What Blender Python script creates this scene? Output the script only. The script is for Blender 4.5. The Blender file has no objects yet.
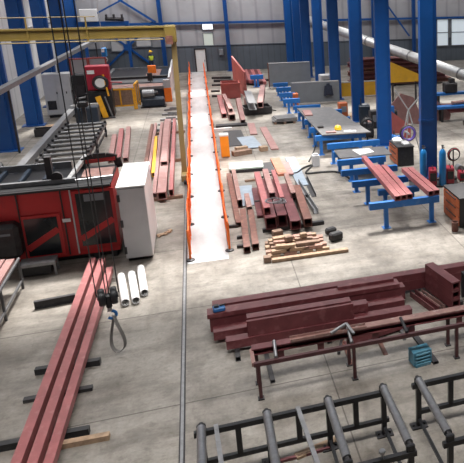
import bpy, bmesh, math, random
from mathutils import Vector, Matrix
random.seed(7)
PI = math.pi
scene = bpy.context.scene
COL = scene.collection

# ------------------------------------------------------------------ camera
F, PX, PY = 667.5, 459.44, 167.68
PITCH, YAW, ROLL, CH = 0.285837, 0.370768, -0.0042758, 8.0
def _axes():
    cy, sy, cp, sp = math.cos(YAW), math.sin(YAW), math.cos(PITCH), math.sin(PITCH)
    fwd = Vector((sy*cp, cy*cp, -sp)); rt = Vector((cy, -sy, 0)); dn = fwd.cross(rt)
    cr, sr = math.cos(ROLL), math.sin(ROLL)
    return rt*cr + dn*sr, dn*cr - rt*sr, fwd
RT, DN, FW = _axes()
cam_d = bpy.data.cameras.new('camera'); cam = bpy.data.objects.new('camera', cam_d); COL.objects.link(cam)
m = Matrix((RT, -DN, -FW)).transposed().to_4x4(); m.translation = Vector((0, 0, CH)); cam.matrix_world = m
cam_d.sensor_fit = 'HORIZONTAL'; cam_d.sensor_width = 36.0; cam_d.lens = 36.0*F/464.0
cam_d.shift_x = -(PX-232.0)/464.0; cam_d.shift_y = -(231.5-PY)/464.0
cam_d.clip_end = 300
scene.camera = cam
def ray(x, y): return RT*((x-PX)/F) + DN*((y-PY)/F) + FW
def G(x, y, z=0.0):                      # survey: photo point -> place on the level z
    d = ray(x, y); t = (z-CH)/d.z
    return Vector((0, 0, CH)) + d*t
def A(x, y, Y):                          # survey: photo point -> place on the upright plane at depth Y
    d = ray(x, y); return Vector((0, 0, CH)) + d*(Y/d.y)

# ------------------------------------------------------------------ materials
def mat(name, col, rough=0.55, metal=0.0, var=0.12, scale=6.0, bump=0.0, wear=None, wear_amt=0.35, spec=0.5):
    mt = bpy.data.materials.new(name); mt.use_nodes = True
    nt = mt.node_tree; b = nt.nodes['Principled BSDF']
    b.inputs['Roughness'].default_value = rough; b.inputs['Metallic'].default_value = metal
    b.inputs['Specular IOR Level'].default_value = spec
    tc = nt.nodes.new('ShaderNodeTexCoord')
    n = nt.nodes.new('ShaderNodeTexNoise'); n.inputs['Scale'].default_value = scale; n.inputs['Detail'].default_value = 5
    nt.links.new(tc.outputs['Object'], n.inputs['Vector'])
    cr = nt.nodes.new('ShaderNodeValToRGB'); cr.color_ramp.elements[0].position = .3; cr.color_ramp.elements[1].position = .7
    lo = tuple(c*(1-var) for c in col); hi = tuple(min(1, c*(1+var)) for c in col)
    cr.color_ramp.elements[0].color = (*lo, 1); cr.color_ramp.elements[1].color = (*hi, 1)
    nt.links.new(n.outputs['Fac'], cr.inputs['Fac'])
    out = cr.outputs['Color']
    if wear:
        n2 = nt.nodes.new('ShaderNodeTexNoise'); n2.inputs['Scale'].default_value = scale*1.7; n2.inputs['Detail'].default_value = 8
        nt.links.new(tc.outputs['Object'], n2.inputs['Vector'])
        r2 = nt.nodes.new('ShaderNodeValToRGB'); r2.color_ramp.elements[0].position = .55; r2.color_ramp.elements[1].position = .72
        r2.color_ramp.elements[1].color = (wear_amt,)*3+(1,)
        nt.links.new(n2.outputs['Fac'], r2.inputs['Fac'])
        mx = nt.nodes.new('ShaderNodeMix'); mx.data_type = 'RGBA'
        nt.links.new(r2.outputs['Color'], mx.inputs['Factor']); nt.links.new(out, mx.inputs['A'])
        mx.inputs['B'].default_value = (*wear, 1); out = mx.outputs['Result']
    nt.links.new(out, b.inputs['Base Color'])
    if bump:
        bp = nt.nodes.new('ShaderNodeBump'); bp.inputs['Strength'].default_value = bump; bp.inputs['Distance'].default_value = .02
        nt.links.new(n.outputs['Fac'], bp.inputs['Height']); nt.links.new(bp.outputs['Normal'], b.inputs['Normal'])
    return mt
DUST = (.42, .38, .35)
M = dict(
    primer=mat('red_oxide_primer', (.115, .027, .031), .5, 0, .2, 3, wear=(.24, .10, .10), wear_amt=.5),
    pink=mat('lit_red_primer', (.30, .095, .095), .5, 0, .14, 3, wear=(.46, .22, .21), wear_amt=.5),  # one red-oxide paint: lit tone put in here, shaded tone in primer
    pinkpale=mat('dusty_pink_primer', (.29, .15, .14), .6, 0, .14, 3, wear=(.36, .29, .26), wear_amt=.5),
    rust=mat('rusty_brown_steel', (.15, .06, .045), .6, .1, .25, 5, wear=(.3, .17, .12), wear_amt=.6),
    rustlight=mat('worn_rust_steel', (.27, .15, .13), .5, .2, .2, 5, wear=(.42, .35, .33), wear_amt=.6),
    primershade=mat('shaded_stand_primer', (.055, .016, .018), .5, 0, .2, 4, wear=(.14, .06, .055)),  # stand primer with the shadow on legs and front rail put in
    orangerust=mat('orange_primer', (.42, .14, .08), .55, 0, .15, 3, wear=DUST),
    black=mat('black_paint', (.012, .012, .014), .42, 0, .2, 6, wear=(.05, .05, .05)),
    dark=mat('dark_steel', (.035, .033, .036), .5, .3, .25, 5, wear=(.09, .08, .08)),
    navy=mat('dark_navy_paint', (.014, .024, .04), .45, 0, .2, 5, wear=(.05, .06, .08)),
    grey=mat('grey_steel', (.24, .24, .25), .4, .5, .15, 6, wear=(.12, .11, .11)),
    roller=mat('roller_steel', (.30, .30, .31), .3, .8, .12, 9, wear=(.2, .19, .18), wear_amt=.4),
    rollerdark=mat('dull_roller', (.12, .12, .125), .45, .5, .2, 7),
    roofdeck=mat('dark_roof_deck', (.10, .10, .11), .7, 0, .1, 1),
    galv=mat('galvanised_sheet', (.5, .5, .5), .35, .6, .1, 4),
    pale=mat('pale_pipe_coating', (.75, .74, .74), .4, 0, .06, 5),
    inside=mat('pipe_bore', (.02, .018, .018), .8, 0, .2, 6),
    blue=mat('blue_column_paint', (.003, .064, .25), .42, 0, .08, 1.5, wear=(.02, .09, .28), wear_amt=.3),
    bluelight=mat('blue_bench_paint', (.012, .13, .42), .45, 0, .12, 3, wear=(.1, .22, .42), wear_amt=.4),
    bluecyl=mat('cylinder_blue', (.01, .19, .5), .35, 0, .08, 4),
    woodpink=mat('pinkish_timber', (.33, .19, .15), .8, 0, .25, 9, .3),
    teal=mat('teal_paint', (.05, .17, .24), .5, 0, .15, 5, wear=(.25, .34, .38), wear_amt=.6),
    yellow=mat('ochre_crane_paint', (.165, .115, .026), .45, 0, .12, 2, wear=(.2, .14, .06), wear_amt=.5),
    yellowdull=mat('dull_ochre_leg_paint', (.22, .155, .06), .5, 0, .12, 2, wear=(.2, .15, .08), wear_amt=.5),
    safety=mat('safety_yellow', (.75, .36, .012), .45, 0, .1, 4, wear=(.5, .3, .08)),
    ochrepanel=mat('ochre_panel', (.55, .3, .02), .5, 0, .1, 2, wear=(.3, .2, .06)),
    orange=mat('orange_paint', (.78, .17, .015), .5, 0, .1, 4),
    orangebox=mat('amber_orange_paint', (.85, .27, .01), .5, 0, .08, 3),
    orangedull=mat('drawer_orange', (.42, .10, .03), .5, 0, .15, 4, wear=(.25, .10, .06)),
    mesh=mat('orange_net', (.95, .17, .025), .6, 0, .08, 8),
    red=mat('machine_red', (.42, .016, .018), .4, 0, .1, 1.5, wear=(.25, .014, .016), wear_amt=.5),
    crimson=mat('crimson_paint', (.3, .012, .03), .4, 0, .1, 3),
    redplate=mat('red_plate_primer', (.36, .085, .075), .55, 0, .12, 2, wear=(.4, .16, .14)),
    white=mat('white_sheet', (.66, .66, .66), .45, 0, .05, 2, wear=(.5, .5, .5), wear_amt=.3),
    cabgrey=mat('light_grey_sheet', (.44, .44, .45), .45, 0, .06, 2, wear=(.34, .34, .35), wear_amt=.3),
    midgrey=mat('mid_grey_sheet', (.17, .185, .205), .55, 0, .08, 2, wear=(.18, .19, .2), wear_amt=.4),
    glass=mat('dark_tinted_pane', (.012, .015, .018), .15, 0, .1, 2),
    wood=mat('sawn_timber', (.34, .23, .15), .75, 0, .25, 9, .3, wear=(.26, .17, .11)),
    wooddark=mat('weathered_timber', (.22, .14, .10), .8, 0, .25, 9, .3),
    plate=mat('mill_plate', (.15, .145, .145), .45, .35, .15, 3, wear=(.26, .24, .22), wear_amt=.6),
    blueplate=mat('blue_grey_plate', (.27, .32, .38), .45, .3, .12, 3),
    greenwhite=mat('pale_green_board', (.36, .43, .39), .5, 0, .08, 2, wear=(.55, .58, .55)),
    rubber=mat('black_rubber', (.015, .015, .016), .7, 0, .2, 6),
    purple=mat('purple_hose', (.10, .06, .30), .5, 0, .2, 6),
    sling=mat('grey_webbing', (.17, .16, .15), .8, 0, .15, 12),
    hookblue=mat('hook_blue', (.02, .12, .33), .4, 0, .1, 5),
    hivis=mat('hi_vis_yellow', (.62, .72, .05), .7, 0, .08, 8),
    helmet=mat('yellow_helmet', (.85, .5, .02), .4, 0, .05, 8),
    skin=mat('skin', (.5, .3, .22), .6, 0, .05, 8),
    trouser=mat('dark_blue_workwear', (.03, .04, .07), .8, 0, .1, 8),
    cloth=mat('dark_blue_cloth', (.02, .025, .045), .85, 0, .2, 8),
    lampw=mat('white_enamel', (.8, .8, .8), .4, 0, .04, 4),
    film=mat('pale_film', (.74, .74, .72), .4, 0, .08, 4),
)
def emis(name, col, s):
    mt = bpy.data.materials.new(name); mt.use_nodes = True; b = mt.node_tree.nodes['Principled BSDF']
    b.inputs['Base Color'].default_value = (*col, 1); b.inputs['Roughness'].default_value = .2
    b.inputs['Emission Color'].default_value = (*col, 1); b.inputs['Emission Strength'].default_value = s
    return mt
M['daylight'] = emis('daylit_glazing', (.95, .97, 1), 1.6)
M['daygreen'] = emis('daylit_green_glazing', (.50, .55, .50), .35)
M['dayblue'] = emis('daylit_pale_glazing', (.66, .74, .8), .45)

# floor: worn concrete
def floor_mat():
    mt = bpy.data.materials.new('worn_concrete_floor'); mt.use_nodes = True
    nt = mt.node_tree; N = nt.nodes.new; L = nt.links.new; b = nt.nodes['Principled BSDF']
    tc = N('ShaderNodeTexCoord')
    def noise(scale, det, sx=1, sy=1):
        mp = N('ShaderNodeMapping'); mp.inputs['Scale'].default_value = (sx, sy, 1); L(tc.outputs['Object'], mp.inputs['Vector'])
        n = N('ShaderNodeTexNoise'); n.inputs['Scale'].default_value = scale; n.inputs['Detail'].default_value = det; n.inputs['Roughness'].default_value = .65
        L(mp.outputs['Vector'], n.inputs['Vector']); return n.outputs['Fac']
    def ramp(f, p0, c0, p1, c1):
        r = N('ShaderNodeValToRGB'); r.color_ramp.elements[0].position = p0; r.color_ramp.elements[1].position = p1
        r.color_ramp.elements[0].color = (*c0, 1); r.color_ramp.elements[1].color = (*c1, 1); L(f, r.inputs['Fac']); return r.outputs['Color']
    def mul(a, c, f=1.0):
        x = N('ShaderNodeMix'); x.data_type = 'RGBA'; x.blend_type = 'MULTIPLY'; x.inputs['Factor'].default_value = f
        L(a, x.inputs['A']); L(c, x.inputs['B']); return x.outputs['Result']
    base = ramp(noise(.35, 6), .3, (.225, .199, .170), .7, (.37, .338, .30))
    base = mul(base, ramp(noise(2.2, 8), .32, (.74, .74, .74), .62, (1, 1, 1)))
    base = mul(base, ramp(noise(.8, 9), .40, (.62, .60, .58), .52, (1, 1, 1)), .7)
    base = mul(base, ramp(noise(14, 4), .35, (.85, .85, .85), .6, (1, 1, 1)))
    base = mul(base, ramp(noise(1.1, 6, 1, .25), .30, (.55, .53, .51), .5, (1, 1, 1)), .85)
    base = mul(base, ramp(noise(1.3, 7, .3, 1.6), .34, (.6, .59, .58), .52, (1, 1, 1)), .8)  # sideways streaks: tyre marks plus rail shadows put into the colour
    base = mul(base, ramp(noise(5, 8), .36, (.7, .69, .68), .47, (1, 1, 1)), .7)
    sx = N('ShaderNodeSeparateXYZ'); L(tc.outputs['Object'], sx.inputs['Vector'])
    def math_(op, a, v=None, w=None):
        n = N('ShaderNodeMath'); n.operation = op
        if hasattr(a, 'links'): L(a, n.inputs[0])
        else: n.inputs[0].default_value = a
        if v is not None:
            if hasattr(v, 'links'): L(v, n.inputs[1])
            else: n.inputs[1].default_value = v
        return n.outputs[0]
    def joint(o, period, off, w):
        a = math_('ADD', o, -off); a = math_('DIVIDE', a, period); a = math_('FRACT', a); a = math_('SUBTRACT', a, .5); a = math_('ABSOLUTE', a)
        a = math_('SUBTRACT', .5, a); a = math_('MULTIPLY', a, period)
        return math_('LESS_THAN', a, w)
    j = math_('MAXIMUM', joint(sx.outputs['Y'], 4.0, 12.2, .018), joint(sx.outputs['X'], 5.0, 1.9, .014))
    base = mul(base, ramp(j, 0, (1, 1, 1), 1, (.42, .40, .38)))
    # paler walkway strip between the two barrier nets
    wx = math_('ABSOLUTE', math_('ADD', sx.outputs['X'], .32)); w = math_('LESS_THAN', wx, .56)
    wy = math_('GREATER_THAN', sx.outputs['Y'], 19.0); w = math_('MULTIPLY', w, wy)
    mx = N('ShaderNodeMix'); mx.data_type = 'RGBA'; L(w, mx.inputs['Factor']); L(base, mx.inputs['A'])
    L(ramp(noise(1.5, 6, 1, .4), .3, (.36, .37, .38), .65, (.56, .57, .58)), mx.inputs['B'])
    L(mx.outputs['Result'], b.inputs['Base Color'])
    L(ramp(noise(1.2, 6), .3, (.34,)*3, .7, (.58,)*3), b.inputs['Roughness'])
    bp = N('ShaderNodeBump'); bp.inputs['Strength'].default_value = .15; bp.inputs['Distance'].default_value = .01
    L(noise(20, 5), bp.inputs['Height']); L(bp.outputs['Normal'], b.inputs['Normal'])
    return mt
M['floor'] = floor_mat()
def panel_mat(name, col, period, axis='X', dark=.8, rough=.5):
    mt = mat(name, col, rough, 0, .10, .5, wear=tuple(c*.72 for c in col), wear_amt=.5); nt = mt.node_tree; b = nt.nodes['Principled BSDF']
    src = b.inputs['Base Color'].links[0].from_socket
    w = nt.nodes.new('ShaderNodeTexWave'); w.wave_type = 'BANDS'; w.bands_direction = axis; w.inputs['Scale'].default_value = 1/period*.314
    tc = nt.nodes.new('ShaderNodeTexCoord'); nt.links.new(tc.outputs['Object'], w.inputs['Vector'])
    r = nt.nodes.new('ShaderNodeValToRGB'); r.color_ramp.elements[0].position = 0; r.color_ramp.elements[1].position = .12
    r.color_ramp.elements[0].color = (dark, dark, dark, 1); nt.links.new(w.outputs['Fac'], r.inputs['Fac'])
    x = nt.nodes.new('ShaderNodeMix'); x.data_type = 'RGBA'; x.blend_type = 'MULTIPLY'; x.inputs['Factor'].default_value = 1
    nt.links.new(src, x.inputs['A']); nt.links.new(r.outputs['Color'], x.inputs['B']); nt.links.new(x.outputs['Result'], b.inputs['Base Color'])
    return mt
M['wallup'] = panel_mat('grey_wall_panels', (.36, .355, .375), 1.2)
M['walldado'] = panel_mat('blue_grey_cladding', (.095, .112, .135), .5)
M['wallleft'] = panel_mat('pale_wall_panels', (.66, .65, .65), 1.5, 'Y')

# ------------------------------------------------------------------ mesh builder
class MB:
    def __init__(s): s.v = []; s.f = []
    def add(s, vs, fs):
        o = len(s.v); s.v += [tuple(v) for v in vs]; s.f += [tuple(i+o for i in f) for f in fs]; return s
    def box(s, c, d, rz=0, rot=None, bev=0):
        hx, hy, hz = d[0]/2, d[1]/2, d[2]/2
        mt = rot or Matrix.Rotation(rz, 3, 'Z'); c = Vector(c)
        b = min(bev, hx*.45, hy*.45, hz*.45)
        if b <= 0:
            vs = [mt @ Vector((x*hx, y*hy, z*hz)) + c for z in (-1, 1) for y in (-1, 1) for x in (-1, 1)]
            return s.add(vs, [(0, 2, 3, 1), (4, 5, 7, 6), (0, 1, 5, 4), (2, 6, 7, 3), (0, 4, 6, 2), (1, 3, 7, 5)])
        bm = bmesh.new(); bmesh.ops.create_cube(bm, size=1)
        for v in bm.verts: v.co = Vector((v.co.x*2*hx, v.co.y*2*hy, v.co.z*2*hz))
        bmesh.ops.bevel(bm, geom=list(bm.edges), offset=b, segments=1, affect='EDGES')
        bm.verts.index_update()
        s.add([mt @ v.co + c for v in bm.verts], [[v.index for v in f.verts] for f in bm.faces]); bm.free(); return s
    def frame(s, p, q, up=(0, 0, 1)):
        p, q = Vector(p), Vector(q); x = (q-p).normalized(); up = Vector(up)
        if abs(x.dot(up)) > .98: up = Vector((0, 1, 0))
        y = up.cross(x).normalized(); z = x.cross(y); return p, q, x, y, z
    def bar(s, p, q, w, h, up=(0, 0, 1)):           # solid bar centred on p-q
        p, q, x, y, z = s.frame(p, q, up)
        vs = [e + y*(w/2*a) + z*(h/2*b) for e in (p, q) for a, b in ((-1, -1), (1, -1), (1, 1), (-1, 1))]
        return s.add(vs, [(0, 1, 2, 3), (7, 6, 5, 4), (0, 4, 5, 1), (1, 5, 6, 2), (2, 6, 7, 3), (3, 7, 4, 0)])
    def hollow(s, p, q, w, h, t, up=(0, 0, 1)):     # open ended rectangular tube
        p, q, x, y, z = s.frame(p, q, up); vs = []
        for e in (p, q):
            for k in (0, t):
                vs += [e + y*((w/2-k)*a) + z*((h/2-k)*b) for a, b in ((-1, -1), (1, -1), (1, 1), (-1, 1))]
        fs = []
        for i in range(4):
            j = (i+1) % 4
            fs += [(i, 8+i, 8+j, j), (4+i, 4+j, 12+j, 12+i), (i, j, 4+j, 4+i), (8+i, 12+i, 12+j, 8+j)]
        return s.add(vs, fs)
    def sect(s, p, q, pts, up=(0, 0, 1)):           # any closed section extruded along p-q
        p, q, x, y, z = s.frame(p, q, up); n = len(pts)
        vs = [e + y*a + z*b for e in (p, q) for a, b in pts]
        return s.add(vs, [tuple(range(n)), tuple(reversed(range(n, 2*n)))] + [(i, n+i, n+(i+1) % n, (i+1) % n) for i in range(n)])
    def ibeam(s, p, q, w, h, t=.02, up=(0, 0, 1)):
        a, b = w/2, h/2; c = t/2
        return s.sect(p, q, [(-a, -b), (a, -b), (a, -b+t), (c, -b+t), (c, b-t), (a, b-t), (a, b), (-a, b), (-a, b-t), (-c, b-t), (-c, -b+t), (-a, -b+t)], up)
    def chan(s, p, q, w, h, t=.015, up=(0, 0, 1)):  # channel open upward
        a, b = w/2, h/2
        return s.sect(p, q, [(-a, -b), (a, -b), (a, b), (a-t, b), (a-t, -b+t), (-a+t, -b+t), (-a+t, b), (-a, b)], up)
    def angle(s, p, q, w, h, t=.012, up=(0, 0, 1)):
        a, b = w/2, h/2
        return s.sect(p, q, [(-a, -b), (a, -b), (a, -b+t), (-a+t, -b+t), (-a+t, b), (-a, b)], up)
    def tube(s, p, q, r, n=12, r2=None):
        p, q, x, y, z = s.frame(p, q); r2 = r if r2 is None else r2
        vs = [e + y*(rr*math.cos(2*PI*i/n)) + z*(rr*math.sin(2*PI*i/n)) for e, rr in ((p, r), (q, r2)) for i in range(n)]
        return s.add(vs, [tuple(reversed(range(n))), tuple(range(n, 2*n))] + [(i, (i+1) % n, n+(i+1) % n, n+i) for i in range(n)])
    def pipe(s, p, q, r, t, n=16):
        p, q, x, y, z = s.frame(p, q)
        vs = [e + y*(rr*math.cos(2*PI*i/n)) + z*(rr*math.sin(2*PI*i/n)) for e in (p, q) for rr in (r, r-t) for i in range(n)]
        fs = []
        for i in range(n):
            j = (i+1) % n
            fs += [(i, j, 2*n+j, 2*n+i), (n+i, 3*n+i, 3*n+j, n+j), (i, n+i, n+j, j), (2*n+i, 2*n+j, 3*n+j, 3*n+i)]
        return s.add(vs, fs)
    def path(s, pts, r, n=8):
        for a, b in zip(pts[:-1], pts[1:]): s.tube(a, b, r, n)
        return s
    def lathe(s, c, prof, n=20, axis='Z'):
        c = Vector(c); vs = []; k = len(prof)
        for r, h in prof:
            for i in range(n):
                a = 2*PI*i/n; u = (r*math.cos(a), r*math.sin(a), h)
                if axis == 'X': u = (u[2], u[0], u[1])
                if axis == 'Y': u = (u[1], u[2], u[0])
                vs.append(c + Vector(u))
        fs = [(j*n+i, j*n+(i+1) % n, (j+1)*n+(i+1) % n, (j+1)*n+i) for j in range(k-1) for i in range(n)]
        fs += [tuple(reversed(range(n))), tuple(range((k-1)*n, k*n))]
        return s.add(vs, fs)
    def torus(s, c, R, r, axis='Y', n=24, k=8, a0=0, a1=2*PI):
        c = Vector(c); vs = []; full = abs(a1-a0-2*PI) < 1e-4; m_ = n if full else n+1
        for i in range(m_):
            a = a0+(a1-a0)*i/n
            for j in range(k):
                b = 2*PI*j/k; u = ((R+r*math.cos(b))*math.cos(a), (R+r*math.cos(b))*math.sin(a), r*math.sin(b))
                if axis == 'Y': u = (u[0], u[2], u[1])
                if axis == 'X': u = (u[2], u[0], u[1])
                vs.append(c+Vector(u))
        fs = [(i*k+j, ((i+1) % m_)*k+j, ((i+1) % m_)*k+(j+1) % k, i*k+(j+1) % k) for i in range(n) for j in range(k)]
        return s.add(vs, fs)
    def ball(s, c, r, n=12):
        if not hasattr(r, '__len__'): r = (r, r, r)
        c = Vector(c); vs = []; k = n//2
        for j in range(k+1):
            th = PI*j/k
            for i in range(n):
                a = 2*PI*i/n; vs.append(c+Vector((r[0]*math.sin(th)*math.cos(a), r[1]*math.sin(th)*math.sin(a), r[2]*math.cos(th))))
        return s.add(vs, [(j*n+i, (j+1)*n+i, (j+1)*n+(i+1) % n, j*n+(i+1) % n) for j in range(k) for i in range(n)])
    def prism(s, pts, dirv):                        # polygon pushed along dirv
        n = len(pts); d = Vector(dirv)
        vs = [Vector(p) for p in pts] + [Vector(p)+d for p in pts]
        return s.add(vs, [tuple(range(n)), tuple(reversed(range(n, 2*n)))] + [(i, n+i, n+(i+1) % n, (i+1) % n) for i in range(n)])
    def build(s, name, mt, parent=None, loc=None, rz=0, smooth=False):
        me = bpy.data.meshes.new(name); me.from_pydata(s.v, [], s.f)
        bm = bmesh.new(); bm.from_mesh(me); bmesh.ops.remove_doubles(bm, verts=bm.verts, dist=1e-5)
        bmesh.ops.recalc_face_normals(bm, faces=bm.faces); bm.to_mesh(me); bm.free()
        me.materials.append(M[mt] if isinstance(mt, str) else mt)
        if smooth:
            for p in me.polygons: p.use_smooth = True
            me.set_sharp_from_angle(angle=.7)
        o = bpy.data.objects.new(name, me); COL.objects.link(o)
        if parent: o.parent = parent
        if loc is not None: o.location = loc
        o.rotation_euler.z = rz
        return o
def tag(o, label=None, cat=None, group=None, kind=None):
    for k, v in (('label', label), ('category', cat), ('group', group), ('kind', kind)):
        if v: o[k] = v
    return o
def thing(name, label, cat, loc=(0, 0, 0), rz=0, group=None):
    o = bpy.data.objects.new(name, None); COL.objects.link(o); o.empty_display_size = .2
    o.location = loc; o.rotation_euler.z = rz
    return tag(o, label, cat, group)
def solo(name, mb, mt, label, cat, loc=(0, 0, 0), rz=0, group=None, smooth=False):
    return tag(mb.build(name, mt, None, loc, rz, smooth), label, cat, group)
def struct(name, mb, mt, parent=None, **k):
    o = mb.build(name, mt, parent, **k)
    if not parent: o['kind'] = 'structure'
    return o
def dup(root, loc, rz, label=None, group=None):
    r = root.copy(); COL.objects.link(r); r.location = loc; r.rotation_euler.z = rz
    if label: r['label'] = label
    if group: r['group'] = group
    for ch in list(root.children):
        c = ch.copy(); COL.objects.link(c); c.parent = r
        for g_ in list(ch.children):
            d = g_.copy(); COL.objects.link(d); d.parent = c
    return r
def steel(name, p, q, w, h, mt, label, cat, group=None, kind='tube', t=None):
    """a length of section steel lying from p to q; p and q give the middle of its underside"""
    p, q = Vector(p), Vector(q); d = q-p; Ln = d.length; mb = MB()
    a, b = (0, 0, h/2), (Ln, 0, h/2)
    if kind == 'tube': mb.hollow(a, b, w, h, t or min(w, h)*.1)
    elif kind == 'I': mb.ibeam(a, b, w, h, t or .02)
    elif kind == 'U': mb.chan(a, b, w, h, t or .018)
    elif kind == 'L': mb.angle(a, b, w, h, t or .014)
    elif kind == 'pipe': mb.pipe(a, b, w/2, t or w*.08, 18)
    elif kind == 'round': mb.tube(a, b, w/2, 12)
    else: mb.bar(a, b, w, h)
    o = tag(mb.build(name, mt, None, p, 0, kind in ('pipe', 'round')), label, cat, group)
    o.rotation_euler = (0, -math.asin(max(-1, min(1, d.z/Ln))), math.atan2(d.y, d.x))
    return o


# ------------------------------------------------------------------ the hall
struct('floor', MB().box((9, 27, -.1), (40, 66, .2)), 'floor')
YB = 59.0
struct('wall_back', MB().box((10, YB+.15, 6.55), (40, .3, 8.9)), 'wallup')
struct('trim_1', MB().box((10, YB+.10, 1.05), (40, .4, 2.1)).box((10, YB-.12, 2.1), (40, .06, .05)), 'walldado')
struct('wall_left', MB().box((-9.95, 27, 5.5), (.3, 64, 11)), 'wallleft')
struct('wall_right', MB().box((29, 27, 5.5), (.3, 64, 11)), 'wallleft')
struct('wall_front', MB().box((9, -6, 5.5), (40, .3, 11)), 'roofdeck')
gl = struct('trim_2', MB().box((10, YB-.22, 3.94), (39, .16, .18)), 'blue')
# roof deck with rooflights across, the last added to brighten the back wall
roof = MB()
STR = [(9.0, 2.0), (24.2, 3.4), (34.8, 3.0), (45.5, 2.6), (54.5, 2.2)]
ys = [-6.0]
for cy_, w in STR: ys += [cy_-w/2, cy_+w/2]
ys.append(60.0)
for i in range(0, len(ys), 2): roof.box((9, (ys[i]+ys[i+1])/2, 11.1), (40, ys[i+1]-ys[i], .2))
struct('ceiling', roof, 'roofdeck')
# door, windows
d = struct('door_1', MB().box((.135, YB-.13, .91), (.74, .06, 1.78)), 'white')
struct('door_frame', MB().box((-.28, YB-.14, .94), (.09, .12, 1.9)).box((.55, YB-.14, .94), (.09, .12, 1.9)).box((.135, YB-.14, 1.86), (.92, .12, .1)), 'dark', d)
struct('door_handle', MB().box((.42, YB-.18, .9), (.04, .06, .14)), 'dark', d)
w = struct('window_1', MB().box((.89, YB-.03, 3.62), (.78, .06, .42)), 'daylight')
struct('window_frame', MB().box((.89, YB-.05, 3.38), (.9, .1, .06)).box((.89, YB-.05, 3.85), (.9, .1, .06)).box((.47, YB-.05, 3.62), (.06, .1, .5)).box((1.31, YB-.05, 3.62), (.06, .1, .5)), 'midgrey', w)
w = struct('window_2', MB().box((.86, YB-.03, 2.6), (.72, .06, 1.0)), 'daygreen')
struct('window_frame', MB().box((.86, YB-.05, 2.08), (.8, .1, .06)).box((.86, YB-.05, 3.12), (.8, .1, .06)).box((.48, YB-.05, 2.6), (.05, .1, 1)).box((1.24, YB-.05, 2.6), (.05, .1, 1)), 'midgrey', w)
for k, (x0, x1, z0, z1) in enumerate([(20.6, 21.7, 1.4, 3.8), (22.0, 23.4, 1.4, 3.8), (-6.3, -5.2, 1.9, 2.9), (-4.5, -3.4, 2.2, 3.0)]):
    cx, cz, w_, h_ = (x0+x1)/2, (z0+z1)/2, x1-x0, z1-z0
    w = struct('window_%d' % (k+3), MB().box((cx, YB-.13, cz), (w_, .06, h_)), 'dayblue' if k < 2 else 'cabgrey')
    f = MB()
    for zz in ((z0, z1, cz) if k < 2 else (z0, z1)): f.box((cx, YB-.15, zz), (w_+.08, .1, .07))
    for xx in (x0, x1): f.box((xx, YB-.15, cz), (.07, .1, h_))
    struct('window_frame', f, 'midgrey', w)
# steel columns on the gable wall
def gable_column(x, label, w=.3):
    o = thing('wall_column', label, 'column', (x, YB-.42, 0), 0)
    MB().ibeam((0, 0, 0.02), (0, 0, 10.9), .24, w, .03, up=(1, 0, 0)).build('shaft', 'blue', o)
    MB().box((0, 0, .015), (.5, .4, .03)).build('base_plate', 'blue', o)
gable_column(-2.55, 'slim blue steel wall column left of the white door, behind the yellow crane end')
gable_column(2.35, 'slim blue steel wall column on the back wall right of the white door')
gable_column(14.6, 'slim blue steel wall column on the back wall of the right bay')
gable_column(18.3, 'slim blue steel wall column on the back wall far right, left of the pale glazing')
# cross bracing on the gable
o = thing('cross_brace', 'blue X-shaped wall bracing with a centre plate behind the cutting table', 'brace', (-5.14, YB-.17, 2.18))
for a, b in (((-1.75, 0, -1.6), (2.1, 0, 2.0)), ((-1.75, 0, 1.6), (2.1, 0, -1.9))):
    MB().bar(a, b, .1, .16).build('strut', 'blue', o)
MB().box((0, -.06, 0), (.6, .03, .5)).build('gusset_plate', 'blue', o)
o = solo('wall_brace', MB().bar((-5.4, YB-.3, 5.9), (-2.9, YB-.3, 4.05), .1, .16), 'blue', 'blue diagonal wall brace running down to the slim column above the worker', 'brace')
o = solo('wall_brace', MB().bar((15.0, YB-.3, 6.4), (17.9, YB-.3, 2.4), .1, .14), 'blue', 'blue diagonal wall brace on the back wall of the right bay', 'brace')
solo('electrical_box', MB().box((0, 0, 0), (.35, .2, .5), bev=.02).box((0, -.12, 0), (.27, .03, .42)), 'midgrey', 'small grey electrical box on the dado right of the white door', 'box', (1.75, YB-.2, 1.55))

# ---- main columns
def box_column(x, y, w, dpt, label, splice=None, side=1):
    o = thing('crane_column', label, 'column', (x, y, 0), 0, None)
    MB().box((0, dpt/2, 5.48), (w, dpt, 10.92)).build('shaft', 'blue', o)
    MB().box((side*(w/2+.09), dpt/2+.08, 5.48), (.18, dpt*.7, 10.9)).build('flange', 'blue', o)
    MB().box((.05, dpt/2, .02), (w+.5, dpt+.3, .04)).build('base_plate', 'blue', o)
    if splice:
        MB().box((0, dpt/2, splice), (w+.05, dpt+.05, .1)).build('splice_band', 'blue', o)
    return o
ords = ['nearest of the right-hand row, beside the gas cylinders', 'second in the right-hand row, behind the hose rack', 'third in the right-hand row, left of the ochre panels',
        'fourth in the right-hand row, behind the right end of the front grey screen', 'fifth in the right-hand row', 'sixth in the right-hand row, behind the rear grey screen', 'seventh in the right-hand row', 'last and farthest in the right-hand row']
def at_depth(px_, Y):                    # survey: floor point on depth Y seen under photo column px_
    lo, hi = 40.0, 460.0
    for _ in range(50):
        m_ = (lo+hi)/2
        if G(px_, m_).y > Y: lo = m_
        else: hi = m_
    return G(px_, lo)
for n, (px_, Y) in enumerate(((425.5, 24.5), (381.5, 30.1), (355.5, 35.7), (333, 42.7), (317.5, 47.6), (305, 52.8), (297, 55.6), (288.5, 58.0))):
    box_column(at_depth(px_+2.5, Y).x, Y, .52, .26, 'tall blue steel column, '+ords[n], 2.35 if n == 0 else None)
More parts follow.
